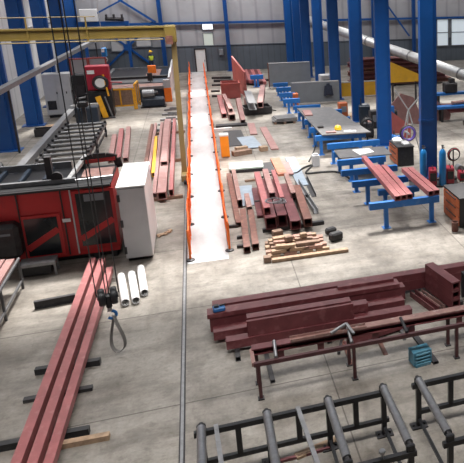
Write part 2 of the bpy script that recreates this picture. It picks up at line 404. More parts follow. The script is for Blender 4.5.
lefts = ['nearest of the left-hand row, at the left picture edge', 'second in the left-hand row, left of the grey cabinet', 'third in the left-hand row, behind the grey cabinet', 'fourth in the left-hand row', 'farthest in the left-hand row']
for n in range(5):
    box_column(-8.62, 35.0+5.6*n, .55, .42, 'tall blue steel column, '+lefts[n])
o = thing('rainwater_pipe', 'pale vertical pipe on the left wall between the first two blue columns', 'pipe', (-9.65, 39.6, 0))
MB().tube((0, 0, 0), (0, 0, 10.9), .13, 12).build('downpipe', 'pale', o, smooth=True)
for z in (1.5, 4, 6.5): MB().box((-.06, 0, z), (.16, .36, .06)).build('clip', 'galv', o)
o = thing('rainwater_pipe', 'thin pale vertical pipe behind the second left blue column', 'pipe', (-9.65, 45.6, 0))
MB().tube((0, 0, 0), (0, 0, 10.9), .09, 12).build('downpipe', 'pale', o, smooth=True)
for z in (1.5, 4, 6.5): MB().box((-.06, 0, z), (.16, .3, .06)).build('clip', 'galv', o)

# ------------------------------------------------------------------ light
world = bpy.data.worlds.new('world'); scene.world = world; world.use_nodes = True
bg = world.node_tree.nodes['Background']; bg.inputs['Color'].default_value = (.78, .86, 1, 1); bg.inputs['Strength'].default_value = 1.0
def roof_and_fill_light(x0, x1, cy_, w, power, col=(1, .98, .95)):
    l = bpy.data.lights.new('roof_and_fill_light', 'AREA'); l.shape = 'RECTANGLE'; l.size = x1-x0; l.size_y = w; l.energy = power; l.color = col; l.spread = math.radians(112 if cy_ < 50 else 165)
    o = bpy.data.objects.new('roof_and_fill_light', l); COL.objects.link(o); o.location = ((x0+x1)/2, cy_, 11.18)
for (cy_, w), e in zip(STR, (600, 1150, 780, 580, 950)):  # last strip is a fill added for the back wall
    for x0, x1, k in ((-9, -2, .6), (-2, 8, 1.15), (8, 28, .9)):
        roof_and_fill_light(x0, x1, cy_, w, e*k)
sl = bpy.data.lights.new('sun', 'SUN'); sl.energy = 7.5; sl.angle = math.radians(7); sl.color = (1, .96, .9)
so = bpy.data.objects.new('sun', sl); COL.objects.link(so)
so.rotation_euler = Vector((-.18, -.55, -1)).to_track_quat('-Z', 'Y').to_euler()
scene.view_settings.view_transform = 'Standard'; scene.view_settings.look = 'None'
scene.view_settings.exposure = -0.2; scene.view_settings.gamma = 1.0
scene.view_settings.use_curve_mapping = False
scene.cycles.use_denoising = True
scene.cycles.max_bounces = 6

# ------------------------------------------------------------------ front right: stack of red box beams
STK = 'red box beams stacked in the front right'
def px(x, y, z): return G(x, y, z)
def hbeam(x0, y0, x1, z, w, h, Yadd, label, kind='tube', mt='primer', group=None, name='box_beam', slope=0.0, t=None):
    """beam lying across the hall: its top front corner starts at photo point x0,y0; z is its top"""
    p = G(x0, y0, z); q = p + Vector((x1, slope*x1, 0))
    off = Vector((0, w/2, -h)); return steel(name, p+off, q+off, w, h, mt, label, 'steel beam', group, kind, t)
# dunnage under the stack
for x, lab in ((.15, 'left dark bearer bar under the red beam stack'), (2.1, 'middle dark bearer bar under the red beam stack'), (3.7, 'right dark bearer bar under the red beam stack')):
    steel('bearer_bar', (x, 13.35, 0), (x, 15.6, 0), .1, .1, 'dark', lab, 'bearer')
SL = -.004
def sb(x0, y0, L, z0, w, h, label, kind='tube', mt='primer', t=None):
    p = Vector((x0, y0, z0)); q = p+Vector((L*math.cos(SL), L*math.sin(SL), 0))
    return steel('box_beam', p, q, w, h, mt, label, 'steel beam', STK, kind, t)
sb(-.06, 13.84, 4.2, .1, .24, .2, 'low red box beam along the foot of the front stack, nearest the red stand')
sb(.42, 13.98, 2.3, .30, .22, .40, 'deep red box beam on top at the front of the stack, ending half way along')
sb(.40, 13.81, 2.35, .30, .08, .37, 'flat red plate beam facing the camera on the front of the stack')
sb(-.30, 14.36, 4.4, .1, .28, .2, 'low red box beam whose square end juts out furthest left of the stack')
sb(-.36, 14.78, 4.6, .1, .28, .34, 'deep red box beam in the middle of the stack carrying the blue clamp at its left end')
sb(-.40, 14.78, 4.5, .44, .32, .11, 'shallow red cap beam lying on the middle of the stack')
sb(-.30, 15.2, 6.4, .1, .28, .26, 'long red box beam along the back of the stack running out of the picture')
sb(-.28, 15.2, 7.6, .36, .26, .18, 'long pale-topped red box beam on the back row of the stack')
sb(2.74, 14.1, .4, .30, .24, .2, 'short red box beam end standing out right of the front deep beam')
sb(2.6, 14.88, 1.4, .55, .14, .07, 'thin red strip on top of the middle beam at its right end')
o = thing('beam_clamp', 'small dark blue clamp lying on the left end of the middle red beam', 'clamp', (-.14, 14.76, .55), .1)
MB().box((0, 0, .05), (.26, .2, .1), bev=.02).build('body', 'hookblue', o)
MB().box((-.05, 0, .12), (.1, .1, .05)).build('latch', 'dark', o)
MB().tube((.02, 0, .12), (.16, .02, .12), .02, 8).build('pin', 'dark', o)
# pieces between the stack and the stand
steel('flat_bar', (2.75, 13.42, .1), (3.85, 13.62, .1), .16, .08, 'rustlight', 'pale flat bar lying in front of the stack, left of the leaning beams', 'steel bar')
steel('angle_bar', (2.4, 13.1, .06), (3.95, 13.45, .06), .22, .22, 'primer', 'red angle bar on the floor between the stack and the red stand', 'steel bar', None, 'L')
steel('bearer_bar', (2.2, 12.85, 0), (2.5, 13.75, 0), .06, .06, 'dark', 'thin dark bearer under the red angle bar, left one', 'bearer')
steel('bearer_bar', (3.7, 12.9, 0), (3.82, 14.0, 0), .06, .06, 'grey', 'thin grey bearer sticking out beyond the red angle bar', 'bearer')
# upright packet of three tubes at the right edge
a, b = G(432, 281, 0), G(457, 306, 0)
P1 = G(456, 308, .1); P0 = G(429, 263, .80); P0.z = P1.z = 0
for k, lab in enumerate(('lowest', 'middle', 'topmost')):
    steel('box_beam', P0+Vector((.0, 0, .1+k*.235)), P1+Vector((0, 0, .1+k*.235)), .24, .23, 'primer', lab+' of three red box beams stacked square end on by the right picture edge', 'steel beam', 'three red beams stacked end on', 'tube', .035)
steel('bearer_bar', (P1.x-.3, P1.y+.3, 0), (P1.x+.3, P1.y+.32, 0), .1, .1, 'dark', 'dark bearer under the near end of the three stacked red beams', 'bearer')
steel('bearer_bar', (P0.x-.3, P0.y-.3, 0), (P0.x+.3, P0.y-.28, 0), .1, .1, 'dark', 'dark bearer under the far end of the three stacked red beams', 'bearer')
steel('channel_bar', (P0.x-.48, P0.y-.1, .0), (P1.x-.48, P1.y+.1, .0), .16, .16, 'primer', 'red channel lying just left of the three stacked beams', 'steel bar', None, 'U')
steel('channel_bar', (P0.x-.3, P0.y-.1, .0), (P1.x-.3, P1.y+.1, .0), .14, .16, 'rustlight', 'worn pink channel squeezed against the three stacked beams', 'steel bar', None, 'U')
o = thing('stillage', 'black open steel stillage at the right edge beside the three stacked beams', 'rack', (P1.x+1.05, 13.6, 0))
for sx in (-.6, .6):
    for sy in (-.8, .8): MB().box((sx, sy, .35), (.08, .08, .7)).build('leg', 'black', o)
for sx in (-.6, .6): MB().box((sx, 0, .66), (.08, 1.52, .08)).build('side_rail', 'black', o)
for sy in (-.8, -.3, .3, .8): MB().box((0, sy, .62), (1.12, .06, .06)).build('cross_bar', 'dark', o)

# ------------------------------------------------------------------ red transfer stand
o = thing('transfer_stand', 'long dark red steel stand on bolted feet in front of the beam stack', 'stand', (.4, 12.1, 0), .0)
Lr = 5.6; ZS = .77
MB().ibeam((0, .27, ZS), (Lr, .27, ZS), .2, .14, .02).build('back_rail', 'primer', o)
MB().box((Lr/2+.45, .27, ZS+.09), (Lr-.9, .2, .02)).build('back_rail_cap', 'rustlight', o)
MB().bar((0, -.27, ZS), (Lr, -.27, ZS), .07, .08).build('front_rail', 'primershade', o)
MB().bar((.0, -.27, ZS), (.0, .27, ZS), .07, .08).build('end_bar', 'rustlight', o)
for x in (.08, 1.93, 4.15, 5.5):
    for y in (-.27, .27):
        lg = MB().box((x, y, ZS/2-.01), (.065, .065, ZS-.06)).build('leg', 'primershade', o)
        MB().box((x, y, .014), (.12, .12, .028)).tube((x, y, .02), (x, y, .07), .025, 8).build('foot_plate', 'dark', lg)
for x in (.55, 1.35, 2.5, 3.3, 4.4): MB().box((x, .22, ZS-.15), (.13, .03, .2)).build('bracket', 'primer', o)
for x, mt_ in ((.42, 'roller'), (1.9, 'roller'), (3.05, 'dark'), (4.9, 'dark')):
    MB().tube((x, -.26, ZS+.07), (x+.02, .25, ZS+.13), .035, 10).build('cross_roller', mt_, o, smooth=True)
MB().chan((.75, .2, ZS+.13), (2.3, .2, ZS+.13), .16, .06, .012).build('guide_channel', 'rustlight', o)
MB().bar((1.55, .1, ZS+.16), (1.9, .25, ZS+.23), .05, .04).bar((1.9, .25, ZS+.23), (1.98, -.1, ZS+.17), .05, .04).build('stop_arm', 'grey', o)
# loose bars on the floor under the stand
steel('flat_bar', G(265, 350, 0), G(273, 383, 0), .09, .07, 'dark', 'dark bar on the floor passing under the left end of the red stand', 'steel bar')
steel('angle_bar', G(366, 315, 0), G(386, 355, 0), .1, .08, 'rust', 'short rusty angle on the floor under the middle of the red stand', 'steel bar', None, 'L')
steel('flat_bar', G(400, 318, 0), G(436, 364, 0), .12, .06, 'dark', 'long dark bar on the floor right of the teal crate', 'steel bar')
steel('flat_bar', G(342, 340, 0), G(352, 366, 0), .07, .05, 'rust', 'short rusty bar on the floor left of the middle stand leg', 'steel bar')
# teal crate
o = thing('step_crate', 'small teal metal crate with ribbed sides on the floor under the red stand', 'crate', G(420, 366, 0), .12)
MB().box((.06, .12, .04), (.35, .34, .08), bev=.01).build('base', 'teal', o)
for z in (.12, .2, .28): MB().box((.06, .12, z), (.33, .32, .045), bev=.015).build('rib', 'teal', o)
MB().box((.06, .12, .325), (.38, .26, .05), bev=.02).build('top', 'teal', o)
for s in (-.13, .25): MB().box((s, .12, .19), (.035, .28, .3)).build('end_plate', 'teal', o)

# ------------------------------------------------------------------ black roller conveyors
def roller_table(name, label, x0, xs, x1, yf=8.32, yb=9.97, thin=(), posts=(), rz=0):
    o = thing(name, label, 'conveyor', (x0, yf, 0), rz)
    D = yb-yf; Z = .86
    for y, nm in ((D, 'back_rail'), (0, 'front_rail')):
        MB().bar((-.12, y, Z), (x1-x0, y, Z), .08, .09).build(nm, 'black', o)
        MB().bar((0, y, .30), (x1-x0, y, .30), .07, .08).build('lower_rail', 'black', o)
    for x in xs:
        for y in (0, D):
            lg = MB().box((x, y, .43), (.085, .085, .8)).build('leg', 'black', o)
            MB().box((x, y, .012), (.3, .2, .024)).tube((x-.1, y, .02), (x-.1, y, .06), .025, 8).tube((x+.1, y, .02), (x+.1, y, .06), .025, 8).build('foot_plate', 'dark', lg)
        MB().bar((x, .04, .16), (x, D-.04, .16), .05, .05).build('foot_rail', 'black', o)
        r = MB().tube((x, .1, Z+.12), (x, D-.04, Z+.12), .07, 20).build('roller', 'roller', o, smooth=True)
        MB().tube((x, -.01, Z+.12), (x, D+.07, Z+.12), .04, 12).build('shaft', 'dark', r, smooth=True)
        for yy in (.01, D): MB().box((x, yy, Z+.085), (.14, .07, .15), bev=.02).build('bearing_block', 'black', r)
    for x, dx in thin:
        MB().bar((x, D+.02, Z+.07), (x+dx, .0, Z+.07), .07, .05).build('cross_bar', 'grey', o)
    for x in posts:
        for y in (0, D): MB().box((x, y, .57), (.09, .07, .5)).build('upright', 'black', o)
    return o
rt = roller_table('roller_conveyor', 'black roller conveyor with four steel rollers in the foreground, left of the other conveyor', -.55, (0, 1.02, 2.03, 3.0), 2.54, thin=((.22, .08), (1.52, .1)), posts=(.55, 1.52, 2.5))
for x, y in ((1.62, .0), (2.55, .0)):
    k = MB().tube((x, y, .9), (x, y, 1.0), .02, 8).lathe((x, y, 1.0), [(.05, 0), (.055, .02), (.05, .045), (.02, .05)], 14).build('stop_knob', 'roller', rt, smooth=True)
roller_table('roller_conveyor', 'black roller conveyor cut off by the right picture edge in the foreground', 3.1, (0, 1.1, 2.2), 5.6, posts=(.62, 1.65))
steel('timber_plank', G(296, 458, 0), G(343, 438, 0), .14, .05, 'wood', 'pale timber plank on the floor inside the left roller conveyor', 'plank', None, 'bar')
steel('flat_bar', G(278, 463, 0), G(330, 449, 0), .06, .05, 'primer', 'thin red bar on the floor behind the timber plank, inside the roller conveyor', 'steel bar', None, 'bar')

# ------------------------------------------------------------------ front left: long tubes on bearers
TB = 'long pink tubes on bearers in the front left'
for (xf, yf_, xn, z, w, h, lab) in ((93, 258, 15.5, .14, .16, .2, 'left of three long pink tubes on bearers in the front left'),
                                (102, 258, 32, .14, .16, .2, 'middle of three long pink tubes on bearers in the front left'),
                                (109.5, 267, 48, .14, .15, .16, 'right and lowest of three long pink tubes on bearers in the front left')):
    p = G(xf, yf_, z+h); q = G(xn, 463, z+h); d_ = (q-p).normalized()
    steel('square_tube', (p.x, p.y, z), (q.x+d_.x*1.2, q.y+d_.y*1.2, z), w, h, 'pink', lab, 'steel tube', TB)
for p, q, mt_, h, lab in (((36, 374), (101, 364), 'black', .13, 'black bearer bar across under the middle of the long pink tubes'),
                       ((24, 402), (93, 389), 'dark', .07, 'thin dark strip under the long pink tubes, between the two black bearers'),  # low dark strip between the two black bearers
                       ((-10, 452), (90, 433), 'black', .13, 'black bearer bar under the near end of the long pink tubes'),
                       ((48, 450), (110, 438), 'wood', .1, 'pale timber bearer beside the near black bearer of the long pink tubes')):
    steel('bearer_bar' if mt_ != 'wood' else 'timber_bearer', G(*p, 0), G(*q, 0), .13, h, mt_, lab, 'bearer', None, 'bar')
steel('steel_flat', G(35, 309, 0), G(76, 301, 0), .1, .2, 'dark', 'dark rusty beam on the floor left of the far ends of the long pink tubes', 'steel beam', None, 'I')
PP = 'three pale pipes on the floor'
for (x0, y0, x1, y1, lab) in ((121.5, 279, 126, 306, 'left of three pale round pipes on the floor beside the crane hook'), (132, 277, 136.5, 304, 'middle of three pale round pipes on the floor beside the crane hook'), (141, 271, 145, 296, 'right and farthest back of three pale round pipes on the floor')):
    p, q = G(x0, y0, 0), G(x1, y1, 0); p.z = q.z = 0
    steel('round_pipe', p, q,   .19, .19, 'pale', lab, 'pipe', PP, 'pipe', .016)

# hook block
HX, HY = -2.28, 14.5
o = thing('crane_hook', 'black twin-sheave crane hook block hanging on wire ropes above the pink tubes', 'crane hook', (HX, HY, 1.42), .15)
for s in (-1, 1):
    c = MB().lathe((s*.115, 0, 0), [(.03, -.07), (.17, -.065), (.19, -.03), (.19, .03), (.17, .065), (.03, .07)], 18, 'X').build('sheave_cover', 'black', o, smooth=True)
    MB().lathe((s*.115, 0, 0), [(.06, -.085), (.06, .085)], 12, 'X').build('axle_cap', 'dark', c, smooth=True)
MB().box((0, 0, -.1), (.12, .16, .3), bev=.03).build('cross_head', 'black', o)
MB().tube((0, 0, -.25), (0, 0, -.34), .045, 12).build('swivel', 'galv', o, smooth=True)
MB().torus((.02, 0, -.43), .085, .032, 'Y', 22, 10, -2.4, 1.6).build('hook', 'hookblue', o, smooth=True)
MB().bar((-.055, 0, -.34), (.06, 0, -.36), .02, .02).build('safety_latch', 'galv', o)
for sx, sy in ((-.21, 0), (-.03, .02), (.03, -.02), (.21, 0)):
    MB().tube((sx, sy, .05), (sx*1.0, sy, 9.5), .011, 6).build('wire_rope', 'black', o)
def ribbon(pts, w, t=.008, wdir=(0, 1, 0)):
    mb = MB(); wd = Vector(wdir)
    for a, b in zip(pts[:-1], pts[1:]): mb.bar(a, b, w, t, up=Vector(b).__sub__(Vector(a)).cross(wd))
    return mb
pts = []
for i in range(25):
    u = i/24*2*PI; pts.append(Vector((.05-.17*math.sin(u)*(.5+.5*(1-math.cos(u))/2)-.0, .05*math.sin(u*2), -.86*(1-math.cos(u))/2)))
solo('lifting_sling', ribbon(pts, .09, .012), 'sling', 'grey webbing sling looped over the crane hook and hanging to the floor', 'sling', (HX+.02, HY, .97), -.5)

# left edge rack
o = thing('tube_rack', 'grey pipe-framed rack with pink tubes at the left picture edge', 'rack', (-5.5, 17.9, 0))
for sy in (-3.6, -2.2, -.8, 1.0):
    for sx in (-.6, .62): MB().tube((sx, sy, 0), (sx, sy, .82), .035, 10).build('leg', 'rollerdark', o, smooth=True)
    MB().tube((-.6, sy, .62), (.62, sy, .62), .035, 10).build('cross_bar', 'rollerdark', o, smooth=True)
for sx in (-.6, .62):
    MB().tube((sx, -3.7, .8), (sx, 1.1, .8), .04, 10).build('top_rail', 'rollerdark', o, smooth=True)
    MB().tube((sx, -3.7, .22), (sx, 1.1, .22), .035, 10).build('lower_rail', 'rollerdark', o, smooth=True)
for k in range(5):
    x = -5.94+.22*k
    steel('square_tube', (x, 14.3, .66), (x, 19.0+.05*(k % 2), .66), .18, .16, 'pinkpale', ('outermost left', 'second from left', 'middle', 'second from right', 'rightmost')[k]+' pink tube lying in the grey rack at the left picture edge', 'steel tube', 'pink tubes in the left rack')
o = thing('low_bench', 'low black bench with a pale top edge under the front of the red machine', 'bench', (-4.62, 19.55, 0), .03)
MB().box((0, .2, .36), (.86, .5, .08)).build('top', 'grey', o)
for sx in (-.4, .4):
    for sy in (0, .4): MB().box((sx, sy, .16), (.05, .05, .32)).build('leg', 'grey', o)
MB().box((-.05, .2, .17), (.68, .34, .26)).build('tray', 'black', o)
# floor rail
o = thing('floor_rail', 'long grey crane rail let into the floor left of the orange barriers', 'rail', (-.945, 7.0, 0))
MB().box((0, 24, .008), (.10, 50, .016)).build('rail_bed', 'dark', o)
MB().box((0, 24, .024), (.05, 50, .03)).build('rail_head', 'grey', o)

# ------------------------------------------------------------------ red sawing machine, left
o = thing('saw_machine', 'large red enclosed machine with tinted windows at the left edge', 'machine', (0, -.2, 0))
YF = 20.5
MB().box((-5.6, 21.55, 1.18), (5.85, 2.05, 1.98)).build('housing', 'red', o)
MB().box((-5.6, 21.6, .14), (5.6, 1.7, .27)).build('plinth', 'black', o)
def frontbox(x0, x1, z0, z1, y0, th): return MB().box(((x0+x1)/2, y0-th/2, (z0+z1)/2), (x1-x0, th, z1-z0))
MB().box((-5.65, YF-.0, 2.19), (5.9, .14, .06)).build('top_trim', 'black', o)
for (x0, x1, z0, z1, dx0) in ((-4.93, -4.13, .34, 1.43, 1), (-3.6, -2.73, .46, 2.02, 1)):
    f = frontbox(x0-.09, x1+.09, z0-.08, z1+.08, YF+.02, .05).build('door', 'red', o)
    MB().box(((x0+x1)/2, YF-.035, (z0+z1)/2), (x1-x0, .02, z1-z0)).build('tinted_pane', 'glass', f)
    MB().bar((x0, YF-.05, z0+.22), (x1, YF-.05, z0+.72), .03, .17, up=(0, 0, 1)).build('diagonal_stay', 'red', f)
    MB().box(((x0+x1)/2+.02, YF-.05, z1-.14), (.5, .02, .2)).build('reflective_strip', 'midgrey', f) if z1 > 1.8 else None
for x in (-5.0, -3.95, -3.72): MB().box((x, YF-.02, 1.2), (.035, .03, 1.9)).build('seam_strip', 'black' if x < -3.8 else 'cabgrey', o)
MB().box((-3.9, YF-.03, 1.28), (.2, .02, .1)).build('rating_plate', 'white', o)
hb = MB().box((-5.65, YF-.12, .93), (1.26, .5, 1.0), bev=.14).build('motor_cover', 'dark', o)
MB().box((-5.55, YF-.38, 1.16), (.7, .02, .06)).build('maker_strip', 'midgrey', hb)
for x in (-7.6, -6.0, -4.4, -3.3, -2.85): MB().box((x, YF+.2, .11), (.16, .3, .22)).build('foot', 'black', o)
# top of the machine: trough, rails, dark frames and hood
MB().box((-5.6, 21.56, 2.2), (5.84, 2.0, .06)).build('roof_plate', 'black', o)
MB().bar((-8.3, 20.95, 2.3), (-3.6, 20.95, 2.3), .14, .12).build('front_roof_rail', 'grey', o)
MB().bar((-8.3, 22.5, 2.36), (-3.9, 22.5, 2.36), .1, .2).build('back_roof_rail', 'grey', o)
for x in (-5.6, -5.0, -4.4): MB().box((x, 21.8, 2.3), (.09, 1.3, .1)).build('cross_member', 'navy', o)
MB().bar((-3.82, 21.0, 2.24), (-3.55, 22.9, 2.5), .12, .1).build('guide_arm', 'galv', o)
MB().lathe((-4.05, 20.95, 2.42), [(.06, -.06), (.15, -.05), (.15, .05), (.06, .06)], 16, 'Y').build('feed_wheel', 'dark', o, smooth=True)
MB().box((-4.25, 21.2, 2.62), (.16, .2, .7)).build('feed_head', 'dark', o)
# hood arch over the opening beside the cabinet
ar = MB()
pp = [(-3.62, 2.17), (-3.6, 2.42), (-3.3, 2.55), (-2.95, 2.55), (-2.66, 2.46), (-2.62, 2.17)]
for a, b in zip(pp[:-1], pp[1:]): ar.bar((a[0], 22.45, a[1]), (b[0], 22.45, b[1]), .2, .1, up=(0, 1, 0))
ar.build('hood_arch', 'black', o)
MB().box((-3.12, 21.75, 2.24), (.8, .9, .04)).build('hood_floor', 'rustlight', o)
MB().bar((-3.55, 22.42, 2.42), (-2.7, 22.42, 2.46), .05, .12).build('hood_lip', 'red', o)
MB().tube((-3.6, 20.85, 2.3), (-2.66, 21.0, 2.3), .035, 8).build('edge_rail', 'galv', o, smooth=True)
# pale cabinet on the machine end
o = thing('control_cabinet', 'pale grey cabinet with white side and top at the right end of the red machine', 'cabinet', (-2.13, 20.95, 0))
MB().box((0, 0, 1.17), (.7, 2.5, 2.1), bev=.02).build('body', 'white', o)
MB().box((0, .05, .06), (.62, 2.3, .12)).build('plinth', 'black', o)
dr = MB().box((0, -1.27, 1.17), (.68, .05, 2.06), bev=.01).build('door', 'cabgrey', o)
for z in (.4, 1.2, 1.95): MB().box((-.33, -1.31, z), (.07, .06, .2)).build('hinge', 'black', dr)
MB().box((.0, 0, 2.24), (.74, 2.56, .05), bev=.01).build('lid', 'white', o)
# in-feed roller rack behind the machine
o = thing('infeed_rack', 'dark ladder-like roller rack on the floor behind the red machine', 'rack', (-5.55, 33.2, 0), .0)
for sx in (-.85, .85):
    MB().bar((sx, -3.6, .62), (sx, 3.8, .62), .1, .14).build('side_rail', 'dark', o)
    for sy in (-3.2, 0, 3.4): MB().box((sx, sy, .28), (.09, .09, .56)).build('leg', 'dark', o)
    MB().bar((sx, -3.6, .24), (sx, 3.8, .24), .06, .07).build('lower_rail', 'dark', o)
for k in range(9):
    y = -3.3+k*.86; r = MB().tube((-.8, y, .68), (.8, y, .68),   .075, 12).build('roller', 'rollerdark', o, smooth=True)
    for xx in (-.86, .86): MB().box((xx, y, .72), (.1, .18, .14)).build('bearing', 'black', r)
steel('rail_beam', (-6.75, 26.6, .62), (-6.62, 40.3, .62), .28, .26, 'grey', 'long pale grey beam along the left of the dark roller rack', 'beam', None, 'bar')
for y, l_ in ((28, 'near dark support under the long pale grey beam'), (33.5, 'middle dark support under the long pale grey beam'), (39, 'far dark support under the long pale grey beam')):
    solo('beam_support', MB().box((0, 0, .02), (.5, .3, .04)).box((0, 0, .32), (.14, .14, .58)).box((0, 0, .595), (.34, .2, .04)), 'dark', l_, 'support', (-6.7, y, 0))
o = thing('floor_clutter_drum', 'dark hose drum on the floor at the left edge behind the red machine', 'drum', (-7.35, 28.6, 0), .2)
MB().torus((0, 0, .55), .45, .09, 'X', 22, 8).build('hose_coil', 'rubber', o, smooth=True)
MB().tube((-.2, 0, .55), (.2, 0, .55), .1, 10).build('hub', 'dark', o, smooth=True)
MB().bar((0, -.5, .04), (0, .5, .04), .4, .08).bar((0, -.35, .06), (0, 0, .55), .06, .06).bar((0, .35, .06), (0, 0, .55), .06, .06).build('stand', 'dark', o)
o = thing('parts_bin', 'low dark bin of offcuts beside the second left blue column', 'bin', (-7.6, 38.0, 0), .1)
MB().box((0, 0, .05), (.8, .6, .06)).box((-.4, 0, .2), (.04, .6, .36)).box((.4, 0, .2), (.04, .6, .36)).box((0, -.3, .2), (.8, .04, .36)).box((0, .3, .2), (.8, .04, .36)).build('tray', 'dark', o)
solo('cardboard_sheet', MB().box((0, 0, .01), (.7, .5, .02)).box((.1, .3, .03), (.5, .1, .04)), 'wood', 'scrap of pale cardboard on the floor near the second left blue column', 'sheet', (-7.75, 40.1, 0), .3)
# grey ventilated cabinet, black unit, dark red saw head
o = thing('electrical_cabinet', 'tall light grey electrical cabinet with a dark fan grille by the left columns', 'cabinet', (-7.55, 43.0, 0))
MB().box((0, 0, 1.3), (1.35, .8, 2.3), bev=.02).build('body', 'cabgrey', o)
MB().box((0, .0, .08), (1.2, .7, .16)).build('plinth', 'black', o)
for s, wd in ((-.36, .6), (.31, .68)):
    dr = MB().box((s, -.41, 1.3), (wd, .03, 2.2)).build('door', 'cabgrey', o)
    MB().box((s+.2*(1 if s < 0 else 0)+.12, -.44, 1.4), (.05, .04, .12)).build('handle', 'black', dr)
    if s < 0:
        MB().box((s-.0, -.435, .72), (.42, .03, .5)).build('fan_grille', 'dark', dr)
        MB().torus((s, -.455, .72), .15, .02, 'Y', 18, 6).build('fan_ring', 'black', dr, smooth=True)
o = thing('drive_unit', 'black drive unit between the grey cabinet and the dark red saw head', 'machine', (-6.45, 43.1, 0))
MB().box((0, 0, 1.2), (.62, 1.0, 2.3), bev=.05).build('body', 'black', o)
MB().box((0, -.52, 1.5), (.5, .04, .5)).build('cover', 'dark', o)
MB().tube((-.28, -.6, 1.0), (.28, -.6, 1.1), .06, 10).build('conduit', 'galv', o, smooth=True)
o = thing('band_saw', 'dark red saw head with a round white guard wheel on a black base', 'saw', (-5.4, 42.3, 0))
MB().box((0, 0, 2.2), (1.2, .7, 1.35), bev=.04).build('head', 'crimson', o)
MB().box((-.0, .1, .75), (1.2, .9, 1.5), bev=.03).build('base', 'black', o)
whl = MB().torus((.12, -.44, 1.95), .33, .09, 'Y', 24, 8).build('wheel_rim', 'black', o, smooth=True)
MB().lathe((.12, -.44, 1.95), [(.3, -.05), (.3, .02), (.26, .05)], 24, 'Y').build('wheel_disc', 'white', whl, smooth=True)
MB().box((-.3, -.37, 2.55), (.36, .03, .2)).build('nameplate', 'white', o)
MB().tube((.3, -.42, 2.4), (.45, -.5, 1.2), .05, 10).build('yellow_pipe', 'safety', o, smooth=True)
MB().tube((.5, -.3, 1.95), (1.2, -.3, 1.9), .035, 8).build('shaft', 'crimson', o, smooth=True)
for k, (x, y, l_) in enumerate(((-6.65, 45.0, 'red-edged white panel standing behind the drive unit'), (-5.7, 45.2, 'red-edged white panel standing behind the dark red saw head'))):
    o = thing('guard_panel', l_, 'panel', (x, y, 0), 0)
    f = MB().box((-.45, 0, 1.5), (.08, .08, 3.0)).box((.45, 0, 1.5), (.08, .08, 3.0)).box((0, 0, 2.96), (.82, .08, .08)).box((0, 0, .3), (.82, .08, .08)).build('frame', 'redplate', o)
    MB().box((0, 0, 1.65), (.82, .03, 2.55)).build('sheet', 'cabgrey', o)
o = thing('yellow_post_guard', 'leaning yellow guard plate in front of the dark red saw head', 'guard', (-5.15, 41.5, 0), .25)
MB().bar((-.05, 0, .03), (-.3, .1, 1.25), .28, .05, up=(0, 1, 0)).build('plate', 'safety', o)
MB().bar((.3, .0, 0), (.05, .1, 1.2), .06, .06).build('stay', 'grey', o)
MB().box((0, 0, .02), (.8, .4, .04)).build('foot', 'dark', o)
o = thing('trough_conveyor', 'dark low conveyor chute beneath the dark red saw head', 'conveyor', (-5.95, 40.7, 0))
MB().box((0, 0, .45), (1.1, 1.0, .9), bev=.05).build('body', 'navy', o)
MB().bar((-.7, -.4, 1.0), (.6, -.4, 1.05), .15, .1).build('lip', 'galv', o)
# yellow safety fence
o = thing('safety_fence', 'orange-yellow framed safety fence with dark panels in front of the cutting table', 'fence', (-4.5, 43.6, 0))
def fencepanel(p, q, h):
    p, q = Vector(p), Vector(q); up = Vector((0, 0, 1)); fr = MB()
    fr.bar(p+up*.03, p+up*h, .09, .09).bar(q+up*.03, q+up*h, .09, .09).bar(p+up*h, q+up*h, .08, .09).bar(p+up*.28, q+up*.28, .08, .09).bar((p+q)/2+up*.28, (p+q)/2+up*h, .08, .08)
    f = fr.build('frame', 'safety', o)
    MB().bar(p*.98+q*.02+up*(h+.28)/2, p*.02+q*.98+up*(h+.28)/2, .015, h-.33).build('panel', 'wooddark', f)
fencepanel((-.75, 0, 0), (.65, 0, 0), 1.25); fencepanel((.75, .05, 0), (.85, 1.3, 0), 1.5); fencepanel((.05, -.6, 0), (.75, -.6, 0), .2) if False else None
# cutting table
o = thing('cutting_table', 'large dark blue cutting table with a gantry bridge at the back left', 'machine', (-4.05, 50.8, 0))
MB().box((0, 0, .42), (3.9, 9.8, .82), bev=.03).build('bed', 'navy', o)
for k, y in enumerate((-4.85, 4.85)): MB().box((0, y, .9), (4.1, .16, .16)).build('end_rail', 'grey', o)
for x in (-1.95, 1.95): MB().box((x, 0, .9), (.16, 9.5, .16)).build('side_rail', 'grey', o)
MB().box((-.4, -.1, .86), (2.8, 8.6, .05)).build('slat_bed', 'dark', o)
MB().box((.0, -3.9, .91), (3.4, 1.3, .04)).build('work_sheet', 'rustlight', o)
MB().box((.9, 1.8, .91), (.9, 4.0, .03)).build('far_sheet', 'rustlight', o)
br = MB().box((0, -2.2, 1.2), (4.3, .35, .16)).build('gantry_bridge', 'black', o)
for x in (-2.05, 2.05): MB().box((x, -2.2, 1.05), (.2, .4, .5)).build('gantry_foot', 'black', br)
hd = MB().box((.9, -2.45, 1.25), (.3, .2, .5)).tube((.9, -2.45, 1.0), (.9, -2.45, .92), .05, 8, .02).build('torch_head', 'black', br)
MB().box((1.05, -2.0, 1.68), (.5, .2, .5)).build('gantry_panel', 'orange', o)  # plain orange panel of the gantry
eb = MB().box((2.0, -5.1, .45), (.42, .3, .9), bev=.03).build('end_box', 'orange', o)
MB().box((2.0, -5.1, 1.15), (.4, .3, .5)).build('control_box', 'cabgrey', eb)
MB().box((2.13, 0, .75), (.12, 9.6, 1.5)).build('side_guard', 'cabgrey', o)
o = thing('motor_unit', 'dark motor unit with a grey drum on the floor in front of the cutting table', 'motor', (-2.85, 44.3, 0))
MB().box((0, 0, .3), (1.25, .8, .5), bev=.06).build('housing', 'navy', o)
